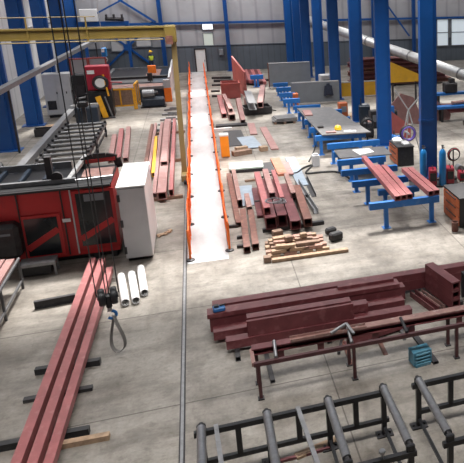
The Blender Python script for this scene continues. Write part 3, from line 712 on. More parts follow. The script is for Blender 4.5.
MB().tube((-.55, -.1, .82), (.1, -.1, .82), .25, 16).build('drum', 'grey', o, smooth=True)
MB().tube((.1, -.1, .82), (.3, -.1, .82), .14, 14).build('end_bell', 'dark', o, smooth=True)
MB().box((0, 0, .03), (1.4, .9, .06)).build('skid', 'black', o)
# scrap offcuts pile on the floor right of it
lab = ['nearest', 'second nearest', 'third nearest', 'fourth nearest', 'farthest']
for k in range(5):
    p = G(166+1.6*k, 130-5*k, 0)
    solo('steel_offcut', MB().box((0, 0, .05), (.9, .22, .1)).box((.1, .02, .14), (.5, .16, .07)), 'grey', lab[k]+' of five grey offcuts in the row left of the yellow crane leg', 'offcut', p, .15*(-1)**k, 'grey offcuts left of the crane leg')

# ------------------------------------------------------------------ tube packet behind the pale cabinet
TP = 'dusty tubes laid beside the floor rail'
for y, l_ in ((25.2, 'near dark timber bearer under the tubes beside the floor rail'), (30.5, 'middle dark timber bearer under the tubes beside the floor rail'), (36.2, 'far dark timber bearer under the tubes beside the floor rail')):
    steel('timber_bearer', (-2.6, y, 0), (-1.05, y+.08, 0), .14, .12, 'wooddark', l_, 'bearer', None, 'bar')
for k, (x, w, mt_, y0, y1, z, l_) in enumerate((
    (-2.62, .14, 'rust', 25.3, 37.6, .12, 'leftmost brown tube of the packet behind the pale cabinet'),
    (-2.46, .12, 'pinkpale', 25.0, 37.8, .12, 'second tube from the left of the packet behind the pale cabinet'),
    (-2.32, .13, 'safety', 28.0, 34.6, .12, 'bright orange-yellow tube in the packet behind the pale cabinet'),
    (-2.17, .13, 'pinkpale', 25.2, 37.9, .12, 'pale pink tube just right of the orange-yellow tube'),
    (-2.02, .13, 'rust', 25.1, 38.0, .12, 'dark brown tube in the middle of the packet beside the floor rail'))):
    steel('square_tube', (x+.18, y0, z), (x, y1, z), w, .18, mt_, l_, 'steel tube', TP)
steel('box_beam', (-1.72, 24.9, .12), (-1.86, 38.1, .12), .3, .28, 'pinkpale', 'wide dusty pink box beam with a dark square open end beside the floor rail', 'steel beam', TP, 'tube', .03)
steel('box_beam', (-1.74, 28.6, .40), (-1.86, 37.0, .40), .24, .16, 'pinkpale', 'pale beam resting on the wide box beam beside the floor rail', 'steel beam', TP)
steel('square_tube', (-1.42, 25.2, .12), (-1.55, 38.2, .12), .14, .26, 'pink', 'rightmost pink tube of the packet, nearest the floor rail', 'steel tube', TP)
TL = 'tubes leaning by the in-feed rack'
for k, (x0, y0, x1, y1, mt_, l_) in enumerate(((111, 163, 115, 138, 'pinkpale', 'pale pink tube on the floor left of the tube packet, outer one'), (118, 165, 122, 132, 'pink', 'pink tube on the floor left of the tube packet, middle one'), (126, 162, 129, 130, 'pinkpale', 'pale pink tube on the floor left of the tube packet, inner one'))):
    steel('square_tube', G(x0, y0, 0), G(x1, y1, 0), .2, .2, mt_, l_, 'steel tube', TL)
solo('glove', MB().ball((0, 0, .04), (.12, .07, .04)).ball((.12, .05, .03), (.07, .04, .03)).ball((.14, -.04, .03), (.08, .03, .03)).ball((-.06, -.09, .03), (.05, .05, .03)), 'wood', 'tan work glove on the floor right of the pale cabinet', 'glove', G(160, 236, 0), .3, smooth=True)
solo('wood_scrap', MB().box((0, 0, .03), (.2, .1, .06), bev=.01).box((.12, .1, .03), (.12, .08, .06)), 'wood', 'small pale wood scrap on the floor beside the tan glove', 'offcut', G(168, 233, 0), .5)

# ------------------------------------------------------------------ yellow semi-gantry crane
o = thing('gantry_crane', 'ochre yellow semi-gantry crane with one leg standing on the floor rail', 'crane', (0, 27.3, 0))
gd = MB().box((-4.9, 0, 5.84), (7.6, .34, .32)).build('girder', 'yellow', o)
MB().box((-4.9, 0, 6.01), (7.6, .46, .05)).box((-4.9, 0, 5.67), (7.6, .42, .05)).build('flange', 'yellow', gd)
MB().box((-.9, 0, 5.75), (.4, .6, .62), bev=.03).build('end_beam', 'yellow', o)
MB().box((-.95, -.34, 5.55), (.24, .1, .3)).build('limit_box', 'rust', o)
MB().bar((-.97, 0, .42), (-.82, 0, 5.5), .18, .24, up=(0, 1, 0)).build('leg', 'yellowdull', o)
tr = MB().box((-.97, 0, .3), (.24, 1.2, .26), bev=.02).build('wheel_carriage', 'yellowdull', o)
for y in (-.5, .5): MB().lathe((-.96, y, .17), [(.04, -.05), (.125, -.05), (.125, .05), (.04, .05)], 16, 'X').build('wheel', 'dark', tr, smooth=True)
MB().tube((-8.6, -.1, 6.42), (-3.3, -.1, 6.42), .02, 6).build('cable_rail', 'yellow', o)
MB().tube((-8.6, -.3, 5.58), (-1.15, -.3, 5.58), .025, 6).build('lower_cable_rail', 'yellow', o)
for x in (-8.2, -6.8, -5.42, -3.6): MB().bar((x, -.2, 5.56), (x, -.2, 6.42), .05, .03).build('rail_post', 'yellow', o)
MB().box((-8.75, 0, 5.9), (.35, .9, .5)).build('end_truck', 'yellow', o)
o = thing('runway_beam', 'blue crane runway beam along the left columns at the picture edge', 'beam', (-8.75, 0, 0))
MB().ibeam((0, 22, 5.35), (0, 35.2, 5.35), .3, .6, .04).build('beam', 'blue', o)
MB().box((0, 34.9, 5.0), (.5, .6, .1)).build('bracket', 'blue', o)
MB().bar((0, 23.0, .0), (0, 23.0, 5.1), .4, .4).build('post', 'blue', o)
# bridge crane at the back left with pale electric box
o = thing('bridge_crane', 'dark blue bridge crane girder high at the back left carrying a pale box', 'crane', (-6.6, 57.2, 0))
MB().box((.2, 0, 4.15), (3.4, .5, .3)).build('girder', 'blue', o)
MB().box((-.7, -.1, 4.78), (1.15, .6, .9), bev=.03).build('electric_box', 'white', o)
MB().tube((.35, -.2, 4.5), (1.6, -.2, 4.45), .14, 12).build('hoist_drum', 'dark', o, smooth=True)
for x in (.45, .95, 1.5): MB().box((x, -.2, 4.62), (.12, .4, .4)).build('hoist_bracket', 'dark', o)
MB().bar((-1.3, 0, 4.3), (1.7, 0, 5.9), .12, .12).build('tie_rod', 'blue', o)
for x in (-1.2, 1.7): MB().box((x, 0, 2.0), (.2, .2, 4.0)).build('post', 'blue', o)
# slanting pale conduit across the left columns
a, b = G(-14, 98, 3.0), G(97, 39, 3.3)
o = thing('conveyor_arm', 'long pale slanting chute crossing in front of the left blue columns', 'chute', a)
v = b-a
MB().hollow((0, 0, 0), v, .28, .22, .03).build('trough', 'grey', o)
for f_ in (.12, .5, .97): MB().bar(v*f_+Vector((0, 0, -.1)), Vector((v.x*f_, v.y*f_, -a.z)), .08, .08).build('prop', 'dark', o)
for (p, q, l_) in (((6, 28, 4.6), (56, 17, 4.9), 'upper pale strut running back between the left columns above the yellow girder'), ((26, 28, 4.5), (62, 20, 4.7), 'lower pale strut running back between the left columns above the yellow girder')):
    p, q = G(*p), G(*q); o = thing('pale_strut', l_, 'strut', p)
    MB().tube((0, 0, 0), q-p, .07, 10).build('tube', 'galv', o, smooth=True)
    for f_ in (.05, .95):
        c = (q-p)*f_; MB().bar(c, (c.x, c.y, 10.9-p.z), .04, .04).build('hanger', 'dark', o)

o = thing('clamp_stand', 'dark clamp stand rising at the far end of the dark roller rack', 'stand', (-5.75, 38.2, 0))
MB().box((0, 0, .02), (.5, .5, .04)).box((0, 0, .7), (.16, .16, 1.36)).build('post', 'dark', o)
MB().box((0, -.1, 1.45), (.5, .3, .3), bev=.05).build('clamp_head', 'black', o)
MB().bar((-.2, -.1, 1.6), (-.35, -.1, 2.2), .08, .08).bar((.2, -.1, 1.6), (.25, -.1, 2.0), .08, .08).build('jaw', 'black', o)
o = thing('pendant_hoist', 'pale blue chain hoist hanging behind the dark red saw head', 'hoist', (-5.35, 46.0, 3.2))
MB().tube((0, 0, .3), (0, 0, 7.75), .02, 6).build('chain', 'galv', o)
MB().box((0, 0, 0), (.3, .25, .55), bev=.05).build('body', 'bluecyl', o)
MB().box((-.05, -.14, .12), (.16, .03, .2)).build('cover', 'lampw', o)
MB().torus((0, 0, -.45), .12, .03, 'Y', 16, 6, -2.4, 1.6).build('hook', 'galv', o, smooth=True)

# ------------------------------------------------------------------ orange barriers along the walkway
def barrier(x, y0, y1, label, ph):
    o = thing('barrier_net', label, 'barrier', (x, y0, 0))
    Ln = y1-y0; H = .86
    def sway(y, z): return   .022*math.sin(y*1.7+ph)*z + .014*math.sin(y*4.1+ph*2)*(1-z*.5)
    def top(y): return H-.10*abs(math.sin(y*PI/3.0))
    net = MB(); n = int(Ln/.3)
    for i in range(n):
        ya, yb = i*Ln/n, (i+1)*Ln/n
        for k in range(7):
            za, zb = .06+(top(ya)-.06)*k/6, .06+(top(yb)-.06)*k/6
            net.bar((sway(ya, za), ya, za), (sway(yb, zb), yb, zb), .018, .055)
        for k in range(6):
            za, zb = .06+(top(ya)-.06)*k/6, .06+(top(ya)-.06)*(k+1)/6
            net.bar((sway(ya, za), ya, za), (sway(ya, zb), ya, zb), .018, .05, up=(1, 0, 0))
    net.build('net', 'mesh', o)
    for i in range(int(Ln/3)+1):
        y = min(Ln, i*3.0)
        p = MB().tube((0, y, .02), (0, y, .93), .022, 8).build('post', 'orange', o)
        MB().lathe((0, y, 0), [(.13, 0), (.12, .03), (.04, .05)], 12).build('post_foot', 'dark', p)
barrier(-.80, 19.25, 58.3, 'long orange barrier net along the left side of the pale walkway', .3)
barrier(.29, 19.6, 58.3, 'long orange barrier net along the right side of the pale walkway', 1.4)

# ------------------------------------------------------------------ centre: tubes, timber and plates
def lie(name, x0, y0, x1, y1, w, h, mt, label, cat='steel tube', group=None, kind='tube', z0=0.0, z1=None, t=None):
    """steel lying on the floor (or at z0) between two surveyed points of its underside"""
    z1 = z0 if z1 is None else z1
    p, q = G(x0, y0, z0), G(x1, y1, z1)
    return steel(name, p, q, w, h, mt, label, cat, group, kind, t)
# left strips
LS = 'dark bars left of the centre tube stack'
lie('flat_bar', 239, 227, 229, 177, .17, .16, 'rust', 'long dark brown bar nearest the right orange net, left of the centre tube stack', 'steel bar', LS)
lie('square_tube', 240.5, 208, 234, 176, .15, .3, 'rustlight', 'worn brown tube on edge right of the long dark bar beside the right orange net', 'steel tube', LS)
lie('square_tube', 247.5, 253, 243, 214, .19, .2, 'rust', 'dark brown hollow tube whose open end faces the camera, left of the timber pile', 'steel tube', LS)
lie('square_tube', 256, 250, 251, 215, .19, .2, 'rust', 'brown hollow tube with open end just left of the timber pile', 'steel tube', LS)
lie('square_tube', 250, 214, 247, 200, .17, .26, 'rustlight', 'short worn tube behind the two hollow brown tubes', 'steel tube', LS)
for (x0, y0, x1, y1, l_) in ((229, 228, 239, 227, 'small dark bearer end under the long dark bar by the right orange net'), (237, 239, 246, 238, 'middle small dark bearer end left of the brown hollow tubes'), (237, 248, 246, 247, 'near small dark bearer end left of the brown hollow tubes')):
    lie('bearer_bar', x0, y0, x1-.5, y1, .1, .09, 'dark', l_, 'bearer', None, 'bar')
# main stack
CS = 'red square tubes of the centre stack'
for (y0, y1, l_) in ((20.75, 20.8, 'near dark bearer under the centre tube stack'), (23.6, 23.7, 'far dark bearer under the centre tube stack')):
    steel('bearer_bar', (1.35, y0, 0), (3.3, y1, 0), .14, .12, 'dark', l_, 'bearer', None, 'bar')
def cs(xn, yn, xf, yf, w, h, z, mt, label, t=None): return steel('square_tube', (xn, yn, z), (xn+(xf-xn)*.74, yn+(yf-yn)*.74, z), w, h, mt, label, 'steel tube', CS, 'tube', t)
cs(1.62, 20.6, 1.75, 26.4, .34, .40, .12, 'primer', 'big dark red hollow tube at the lower left of the centre stack', .03)
cs(1.98, 20.7, 2.12, 26.2, .30, .40, .12, 'primer', 'big dark red hollow tube at the lower middle of the centre stack', .03)
cs(2.34, 20.3, 2.46, 25.8, .32, .30, .12, 'primer', 'dark red tube right of the middle in the centre stack', .03)
cs(2.74, 20.4, 2.95, 25.4, .26, .28, .12, 'rust', 'dark brown tube at the lower right of the centre stack', .025)
cs(1.55, 20.9, 1.62, 26.6, .2, .24, .52, 'pink', 'long pink tube on the upper left of the centre stack')
cs(1.88, 22.5, 1.96, 26.6, .2, .2, .52, 'pinkpale', 'pale pink tube on the top middle of the centre stack')
cs(2.14, 21.9, 2.24, 26.5, .14, .2, .52, 'pink', 'narrow pink tube on the top right of the centre stack')
cs(2.6, 22.6, 2.68, 26.0, .16, .18, .42, 'rustlight', 'worn tube on the upper right of the centre stack')
lie('channel_bar', 316, 214, 297, 184, .16, .2, 'grey', 'long grey channel on the floor along the right of the centre tube stack', 'steel bar', None, 'U')
lie('angle_bar', 314, 197, 305, 178, .16, .14, 'dark', 'dark angle bar behind the grey channel right of the centre tube stack', 'steel bar', None, 'L')
lie('flat_bar', 262, 218, 256, 190, .3, .1, 'primer', 'low dark red flat bar along the left foot of the centre tube stack', 'steel bar', None, 'bar')
o = thing('tie_wire', 'grey loops of tie wire lying on top of the centre tube stack', 'wire', (1.98, 21.45, .72))
for k in range(5):
    MB().torus((random.uniform(-.18, .18), random.uniform(-.15, .2), .02+.012*k), .14+.03*k, .014, 'Z', 18, 6).build('wire_loop', 'grey', o, smooth=True)
# timber pile
TPG = 'timber offcuts in the pile in front of the centre tubes'
ordn = ['first', 'second', 'third', 'fourth', 'fifth', 'sixth', 'seventh', 'eighth', 'ninth', 'tenth', 'eleventh', 'twelfth', 'thirteenth', 'fourteenth', 'fifteenth', 'sixteenth']
steel('timber_plank', G(272, 262, 0), G(348, 251, 0), .16, .09, 'wood', 'long pale timber plank lying along the front of the offcut pile', 'plank', None, 'bar')
steel('timber_plank', G(264, 262, 0), G(271, 261, 0), .2, .16, 'wooddark', 'short square timber stub at the front left corner of the offcut pile', 'plank', None, 'bar')
rw = random.Random(3)
for lv, nx, ny, sx, sy, ox, oy, lo, hi in ((0, 4, 4, .46, .33, 1.48, 18.62, .3, .42), (1, 3, 4, .52, .3, 1.62, 18.66, .38, .48), (2, 2, 3, .6, .32, 1.8, 18.75, .42, .56)):
    for k in range(nx*ny):
        c_ = Vector((ox+sx*(k % nx)+rw.uniform(-.02, .02), oy+sy*(k//nx)+rw.uniform(-.03, .03), .103*lv))
        L_ = rw.uniform(lo, hi); an = rw.uniform(-.16, .12); d_ = Vector((math.cos(an), math.sin(an), 0))*L_/2
        steel('timber_offcut', c_-d_, c_+d_, rw.uniform(.12, .2), .1, rw.choice(('wood', 'wood', 'wooddark', 'woodpink')), 'weathered timber offcut heaped in the pile in front of the centre tube stack', 'offcut', TPG, 'bar')
for (x, y, z, s, l_) in ((1.95, 18.95, .312, .16, 'brown wooden block lying on the left of the timber pile'), (2.4, 19.1, .312, .14, 'pale wooden block lying on the right of the timber pile'), (1.75, 20.2, 0, .22, 'small wooden block between the timber pile and the tube ends')):
    solo('wood_block', MB().box((0, 0, s/2), (s*1.4, s, s), bev=.015), 'wooddark' if s > .15 else 'wood', l_, 'block', (x, y, z), .2)
for (x, y, s, l_) in ((331, 234, .22, 'dark metal lump on the floor right of the timber pile, far one'), (336, 240, .26, 'dark metal lump on the floor right of the timber pile, near one')):
    solo('metal_lump', MB().box((0, 0, s/2), (s*1.6, s, s), bev=.05).box((s*.5, s*.5, s*.35), (s, s*.7, s*.7), bev=.04), 'dark', l_, 'offcut', G(x, y, 0), .4)
# plates behind the stack
o = thing('pale_board', 'pale greenish white board on dark battens between the orange box and the tube stack', 'board', (1.4, 28.3, 0), -.03)
MB().box((0, 0, .16), (1.35, 1.0, .06)).build('board', 'greenwhite', o)
for y in (-.44, .44): MB().box((0, y, .065), (1.3, .1, .13)).build('batten', 'dark', o)
p = lie('steel_plate', 283, 176, 275, 160, .38, .1, 'orangerust', 'orange-brown steel plate lying behind the centre tube stack', 'plate', None, 'bar')
lie('steel_plate', 303, 186, 290, 158, .42, .04, 'blueplate', 'blue-grey steel plate on the floor right of the orange-brown plate', 'plate', None, 'bar')
lie('steel_plate', 270, 173, 266, 163, .42, .03, 'dark', 'dark thin plate on the floor left of the orange-brown plate', 'plate', None, 'bar')
lie('steel_plate', 290, 175, 285, 163, .3, .05, 'pinkpale', 'dusty pink plate squeezed between the orange-brown and blue-grey plates', 'plate', None, 'bar', .045)
lie('steel_plate', 247, 206, 245, 186, .5, .02, 'blueplate', 'thin blue-grey sheet on the floor between the dark bars and the tube stack', 'plate', None, 'bar')
lie('flat_bar', 245, 182, 258, 180.3, .12, .08, 'wooddark', 'brown timber batten crossing the dark bars left of the tube stack', 'batten', None, 'bar')
for (x0, y0, x1, y1, w, h, mt, l_) in ((233, 156, 251, 153, .3, .2, 'wooddark', 'brown timber block lying right of the orange box'), (236, 151, 247, 149, .26, .16, 'wood', 'pale timber block behind the brown block right of the orange box'),
                                       (260, 151, 267, 150, .34, .2, 'wood', 'pale timber stub left of the pink flat bars'),
                                       (254, 135, 251, 124, .34, .06, 'pinkpale', 'short pink flat bar on the floor, left of two'), (275, 150, 263, 128, .34, .06, 'pinkpale', 'longer pink flat bar on the floor, right of two')):
    lie('timber_block' if 'timber' in l_ else 'flat_bar', x0, y0, x1, y1, w, h, mt, l_, 'block' if 'timber' in l_ else 'steel bar', None, 'bar')
lie('steel_plate', 254, 148, 245, 137, .8, .02, 'blueplate', 'pale bluish sheet on the floor behind the orange box', 'plate', None, 'bar', .035)
lie('steel_plate', 238, 146, 232, 131, .9, .03, 'dark', 'dark sheet on the floor right behind the orange box', 'plate', None, 'bar')
# orange box
o = thing('orange_cabinet', 'upright bright orange box with a pale cap beside the right orange net', 'cabinet', G(226, 157.5, 0)+Vector((0, .15, 0)))
MB().box((0, 0, .5), (.36, .3, .94), bev=.015).build('body', 'orangebox', o)
MB().box((0, 0, 1.01), (.38, .32, .09), bev=.01).build('cap', 'film', o)
for x in (-.14, .14): MB().box((x, 0, .015), (.06, .26, .03)).build('foot', 'orangebox', o)
# cluster of beams further back
o = thing('red_bin', 'square red steel bin beside the walkway in front of the upright red plate', 'bin', (1.72, 45.9, 0))
MB().box((0, 0, .06), (1.1, 1.1, .08)).build('floor_plate', 'redplate', o)
for (x, y, sx, sy) in ((0, -.55, 1.14, .05), (0, .55, 1.14, .05), (-.55, 0, .05, 1.05), (.55, 0, .05, 1.05)): MB().box((x, y, .55), (sx, sy, .95)).build('side', 'redplate', o)
MB().box((0, -.59, .98), (1.2, .06, .08)).build('rim', 'redplate', o)
pa, pb = G(234, 88, 0), G(246, 97, 0)
MBp = MB().prism([(pa.x, pa.y, 0), (pb.x, pb.y, 0), (pb.x, pb.y, 1.65), (pa.x, pa.y, 2.25)], (.1, .03, 0))
solo('red_plate', MBp, 'redplate', 'tall upright red steel plate with a sloping top edge right of the walkway', 'plate')
lie('square_tube', 224.5, 118, 219.5, 99, .26, .26, 'pink', 'short pink tube with open end, leftmost in the scrap cluster right of the walkway', 'steel tube', None, 'tube')
lie('square_tube', 232.5, 120.5, 227, 104, .34, .34, 'rustlight', 'wide worn tube with open dark end in the scrap cluster right of the walkway', 'steel tube', None, 'tube', 0, None, .03)
lie('square_tube', 231, 112, 224, 97, .2, .2, 'pinkpale', 'pale tube lying on the wide worn tube in the scrap cluster', 'steel tube', None, 'tube', .35)
lie('square_tube', 243, 124, 238, 102, .24, .34, 'pinkpale', 'long pale pink tube in the middle of the scrap cluster', 'steel tube', None, 'tube', 0, 1.0)
lie('steel_beam', 253, 110, 248, 97, .42, .4, 'grey', 'grey channel beam with flanges facing the camera in the scrap cluster', 'steel beam', None, 'I', .44, .46)
lie('square_tube', 247, 109, 245.5, 100, .2, .3, 'rust', 'dark tube left of the grey channel beam in the scrap cluster', 'steel tube', None, 'tube', .05)
lie('square_tube', 260.5, 108, 263, 90, .3, .34, 'pinkpale', 'bright pale pink tube on the right side of the scrap cluster', 'steel tube', None, 'tube', .44, .6)
o = thing('scrap_skip', 'dark low skip under the grey channel beam in the scrap cluster', 'skip', G(258, 115, 0)+Vector((0, .6, 0)), .1)
MB().box((0, 0, .05), (1.5, 1.1, .08)).build('floor_plate', 'dark', o)
for (x, y, sx, sy) in ((0, -.55, 1.5, .05), (0, .55, 1.5, .05), (-.75, 0, .05, 1.05), (.75, 0, .05, 1.05)): MB().box((x, y, .25), (sx, sy, .36)).build('side', 'dark', o)
lie('steel_plate', 216, 127, 247, 125, .5, .1, 'dark', 'dark flat plate on the floor in front of the scrap cluster', 'plate', None, 'bar')
lie('flat_bar', 213, 131, 232, 129.5, .2, .12, 'pale', 'pale flat bar on the floor in front of the dark plate of the scrap cluster', 'steel bar', None, 'bar')
for k, (x, y, l_) in enumerate(((214, 86, 'far'), (213, 92, 'middle'), (214, 97, 'near'))):
    lie('flat_bar', x-2, y, x+7, y-.4, .25, .12, 'dark', l_+' of three dark bars on the floor between the walkway and the red bin', 'steel bar', 'dark bars beside the red bin', 'bar')
for k, (x, y, l_) in enumerate(((212, 79, 'far'), (214, 82, 'near'))):
    lie('flat_bar', x, y, x+19, y-.5, .3, .16, 'dark', l_+' of two long dark bars on the floor near the white door', 'steel bar', 'dark bars near the white door', 'bar')
# dark red bars behind
for k in range(6):
    lie('round_bar', 247+3.6*k, 83+.3*k, 243+3*k, 72, .22, .22, 'primer' if k % 2 == 0 else 'pink', ['leftmost', 'second from left', 'third from left', 'third from right', 'second from right', 'rightmost'][k]+' of six dark red bars lying left of the rear grey screen', 'steel bar', 'dark red bars left of the rear grey screen', 'bar', .15)
steel('bearer_bar', G(244, 82, 0), G(270, 81, 0), .15, .15, 'dark', 'dark bearer under the six red bars left of the rear grey screen', 'bearer', None, 'bar')
steel('bearer_bar', G(243, 75, 0), G(262, 74.3, 0), .15, .15, 'dark', 'far dark bearer under the six red bars left of the rear grey screen', 'bearer', None, 'bar')
# pallet with sheets
o = thing('sheet_pallet', 'low pallet stacked with grey sheet offcuts on the open floor', 'pallet', (4.05, 37.2, 0), -.05)
for x in (-.5, 0, .5): MB().box((x, 0, .06), (.12, 1.3, .12)).build('runner', 'wooddark', o)
for k in range(3): MB().box((.03*k, 0, .15+.05*k), (1.3-.1*k, 1.3-.15*k, .05), rz=.08*k).build('sheet', 'plate', o)
solo('grey_block', MB().box((0, 0, .25), (.3, .3, .5), bev=.02).box((0, 0, .52), (.2, .2, .06)), 'cabgrey', 'small grey concrete-coloured block standing on the floor by the black cable', 'block', G(316, 166, 0))
def cable(pts, r, label, mt='rubber', z=None):
    P = [G(x, y, 0) for x, y in pts]; out = []
    for i in range(len(P)-1):
        a = P[max(0, i-1)]; b = P[i]; c = P[i+1]; d_ = P[min(len(P)-1, i+2)]
        for k in range(5):
            t = k/5; out.append(.5*((2*b)+(c-a)*t+(2*a-5*b+4*c-d_)*t*t+(3*b-a-3*c+d_)*t**3)+Vector((0, 0, r)))
    out.append(P[-1]+Vector((0, 0, r)))
    return solo('floor_cable', MB().path(out, r, 6), mt, label, 'cable', smooth=True)
cable([(262, 178), (280, 174), (296, 174), (303, 169), (312, 166), (306, 174), (322, 173), (338, 173), (352, 181)], .04, 'black cable snaking over the floor from the plates to the blue benches')
cable([(318, 134), (315, 148), (312, 156), (309, 162)], .03, 'thin black cable running from the blue bench to the grey block')
cable([(257, 106), (266, 109), (276, 111)], .03, 'short black cable on the floor right of the scrap cluster')

# ------------------------------------------------------------------ right: blue benches
BT = 'blue trestles of the bench row'
def trestle(p, L, label, h=.9, bh=.24, legs=(.25, None), group=BT):
    o = thing('bench_trestle', label, 'trestle', (p.x, p.y, 0), 0, group)
    MB().box((L/2, 0, h-bh/2), (L, .16, bh)).build('beam', 'bluelight', o)
    for x in (legs[0], legs[1] if legs[1] else L-.25):
        lg = MB().box((x, 0, (h-bh)/2), (.13, .13, h-bh)).build('leg', 'bluelight', o)
        MB().box((x, 0, .01), (.26, .26, .02)).build('foot_plate', 'bluelight', lg)
    return o
nm = ['farthest', 'second farthest', 'third farthest', 'fourth farthest', 'fifth farthest', 'sixth farthest']
for k, (x, y) in enumerate(((298, 113), (304, 121), (309, 129), (315, 137), (327, 145), (333, 153))):
    trestle(G(x, y, .85), 2.3, nm[k]+' blue trestle holding up the big grey plate, left end showing')
for k, (x, y, L, l_) in enumerate(((337, 161, 2.2, 'just in front of the big grey plate'), (341, 171, 2.4, 'second in front of the big grey plate'), (352, 182, 2.3, 'under the far part of the pink tubes'), (369, 204, 2.6, 'nearest of all, under the open ends of the pink tubes'))):
    trestle(G(x, y, .88), L-.25, 'blue trestle '+l_, .9, .22, (.55, None))
trestle(G(378, 190, .62), 1.5, 'low blue trestle behind the nearest one under the pink tubes', .62, .2)
TG = 'pink tubes on the blue trestles'
for (x0, y0, x1, y1, l_) in ((398, 201, 364, 160, 'long pink tube, leftmost of three, on the near blue trestles'), (404, 200, 377, 169, 'pink tube in the middle of three on the near blue trestles'), (410, 199, 384, 169, 'pink tube, right one of three, on the near blue trestles'),
                            (431, 196, 404, 172, 'left one of two pink tubes with square open ends on the near blue trestles'), (437, 195, 410, 171.5, 'right one of two pink tubes with square open ends on the near blue trestles')):
    lie('square_tube', x0, y0, x1, y1, .19, .17, 'pink', l_, 'steel tube', TG, 'tube', .9)
def flat(name, quad, z, th, mt, label, cat='plate', group=None):
    P = [G(x, y, z) for x, y in quad]; P = [Vector((p.x, p.y, z)) for p in P]; c = sum(P, Vector())/len(P)
    return solo(name, MB().prism([p-c for p in P], (0, 0, th)), mt, label, cat, c, group=group)
flat('steel_plate', ((297, 109), (331, 108), (371, 133), (322, 136)), .9, .05, 'plate', 'big grey steel plate lying on the far blue trestles')
flat('steel_plate', ((334, 151), (384, 147), (392, 155), (340, 159)), .9, .04, 'plate', 'second grey steel plate lying on the nearer blue trestles')
flat('paper_sheet', ((352, 142), (366, 139), (371, 144), (361, 147)), .94, .01, 'film', 'crumpled white sheet on the second grey plate', 'sheet') if False else None
flat('paper_sheet', ((352, 150), (369, 148.5), (374, 152), (360, 155)), .94, .012, 'film', 'white paper sheet on the second grey plate', 'sheet')
flat('steel_plate', ((352, 112), (362, 112), (360, 106), (350, 106)), .02, .02, 'wood', 'pale board on the floor left of the third blue column') if False else None
lie('flat_bar', 309, 116, 306, 111, .4, .06, 'pinkpale', 'pink offcut on the far end of the big grey plate', 'offcut', None, 'bar', .95)
lie('flat_bar', 326, 133, 336, 132.5, .2, .06, 'pinkpale', 'pink offcut on the near edge of the big grey plate beside the yellow helmet', 'offcut', None, 'bar', .95)
lie('flat_bar', 344, 132, 356, 131.5, .2, .05, 'pale', 'white offcut on the near edge of the big grey plate right of the yellow helmet', 'offcut', None, 'bar', .95)
lie('flat_bar', 318, 128, 323, 127.5, .2, .08, 'dark', 'small dark tool on the left edge of the big grey plate', 'tool', None, 'bar', .95)
o = thing('safety_helmet', 'yellow safety helmet on the near edge of the big grey plate', 'helmet', G(338, 129.5, .95))
MB().lathe((0, 0, 0), [(.17, .02), (.165, .08), (.13, .16), (.06, .2), (.005, .21)], 16).build('shell', 'helmet', o, smooth=True)
MB().box((0, -.15, .025), (.22, .14, .02), bev=.008).build('peak', 'helmet', o)
# small blue things at the back
for k, (x, y, l_) in enumerate(((273, 84, 'farthest of four blue trestles left of the grey screens'), (276, 88.5, 'second farthest of four blue trestles left of the grey screens'), (279, 94, 'second nearest of four blue trestles left of the grey screens'), (283, 100, 'nearest of four blue trestles left of the grey screens'))):
    trestle(G(x, y, .8), .95, l_, .85, .26, (.3, None), 'blue trestles left of the grey screens')
trestle(G(250, 76, .8), .9, 'lone blue trestle in front of the dark red bars', .85, .3, (.3, .5), 'lone blue trestle')
trestle(G(293, 107, .8), 1.5, 'blue trestle in front of the orange drum beside the front grey screen', .85, .2, (.3, None), 'lone blue trestle by the drum')
def screen_(x0, x1, y, h, label, left='midgrey'):
    o = thing('partition_screen', label, 'screen', ((x0+x1)/2, y, 0)); w = x1-x0
    MB().box((0, 0, h/2+.05), (w-.12, .04, h-.16)).build('panel', 'midgrey', o)
    MB().box((0, 0, h-.03), (w-.12, .07, .06)).build('top_rail', 'cabgrey', o)
    MB().box((0, 0, .1), (w-.12, .06, .06)).build('bottom_rail', 'midgrey', o)
    for x, mt_ in ((-w/2+.03, left), (w/2-.03, 'midgrey')):
        ps = MB().box((x, 0, h/2), (.07, .07, h)).build('post', mt_, o)
        MB().box((x, .0, .02), (.08, .7, .04)).build('foot', 'midgrey', ps)
    return o
screen_(4.45, 7.4, 48.9, 1.75, 'rear large grey partition screen with a rusty left post', 'rust')
screen_(5.12, 8.1, 42.0, 1.38, 'front large grey partition screen with a dark blue jacket hanging on it')
o = thing('work_jacket', 'dark blue work jacket hanging on the front grey screen', 'jacket', (7.4, 41.88, .3), 0)
MB().box((0, 0, .5), (.34, .16, .62), bev=.06).box((0, 0, .86), (.2, .14, .16), bev=.05).build('body', 'cloth', o)
for s in (-1, 1): MB().bar((s*.16, 0, .78), (s*.24, -.02, .15), .12, .13).build('sleeve', 'cloth', o)
o = thing('oil_drum', 'small orange-brown drum in front of the front grey screen', 'drum', (5.2, 40.7, 0))
MB().lathe((0, 0, 0), [(.16, 0), (.17, .02), (.16, .3), (.17, .32), (.16, .62), (.17, .9), (.15, .92)], 16).build('body', 'orangedull', o, smooth=True)
MB().lathe((.06, 0, .92), [(.04, 0), (.04, .04)], 10).build('bung', 'orange', o)

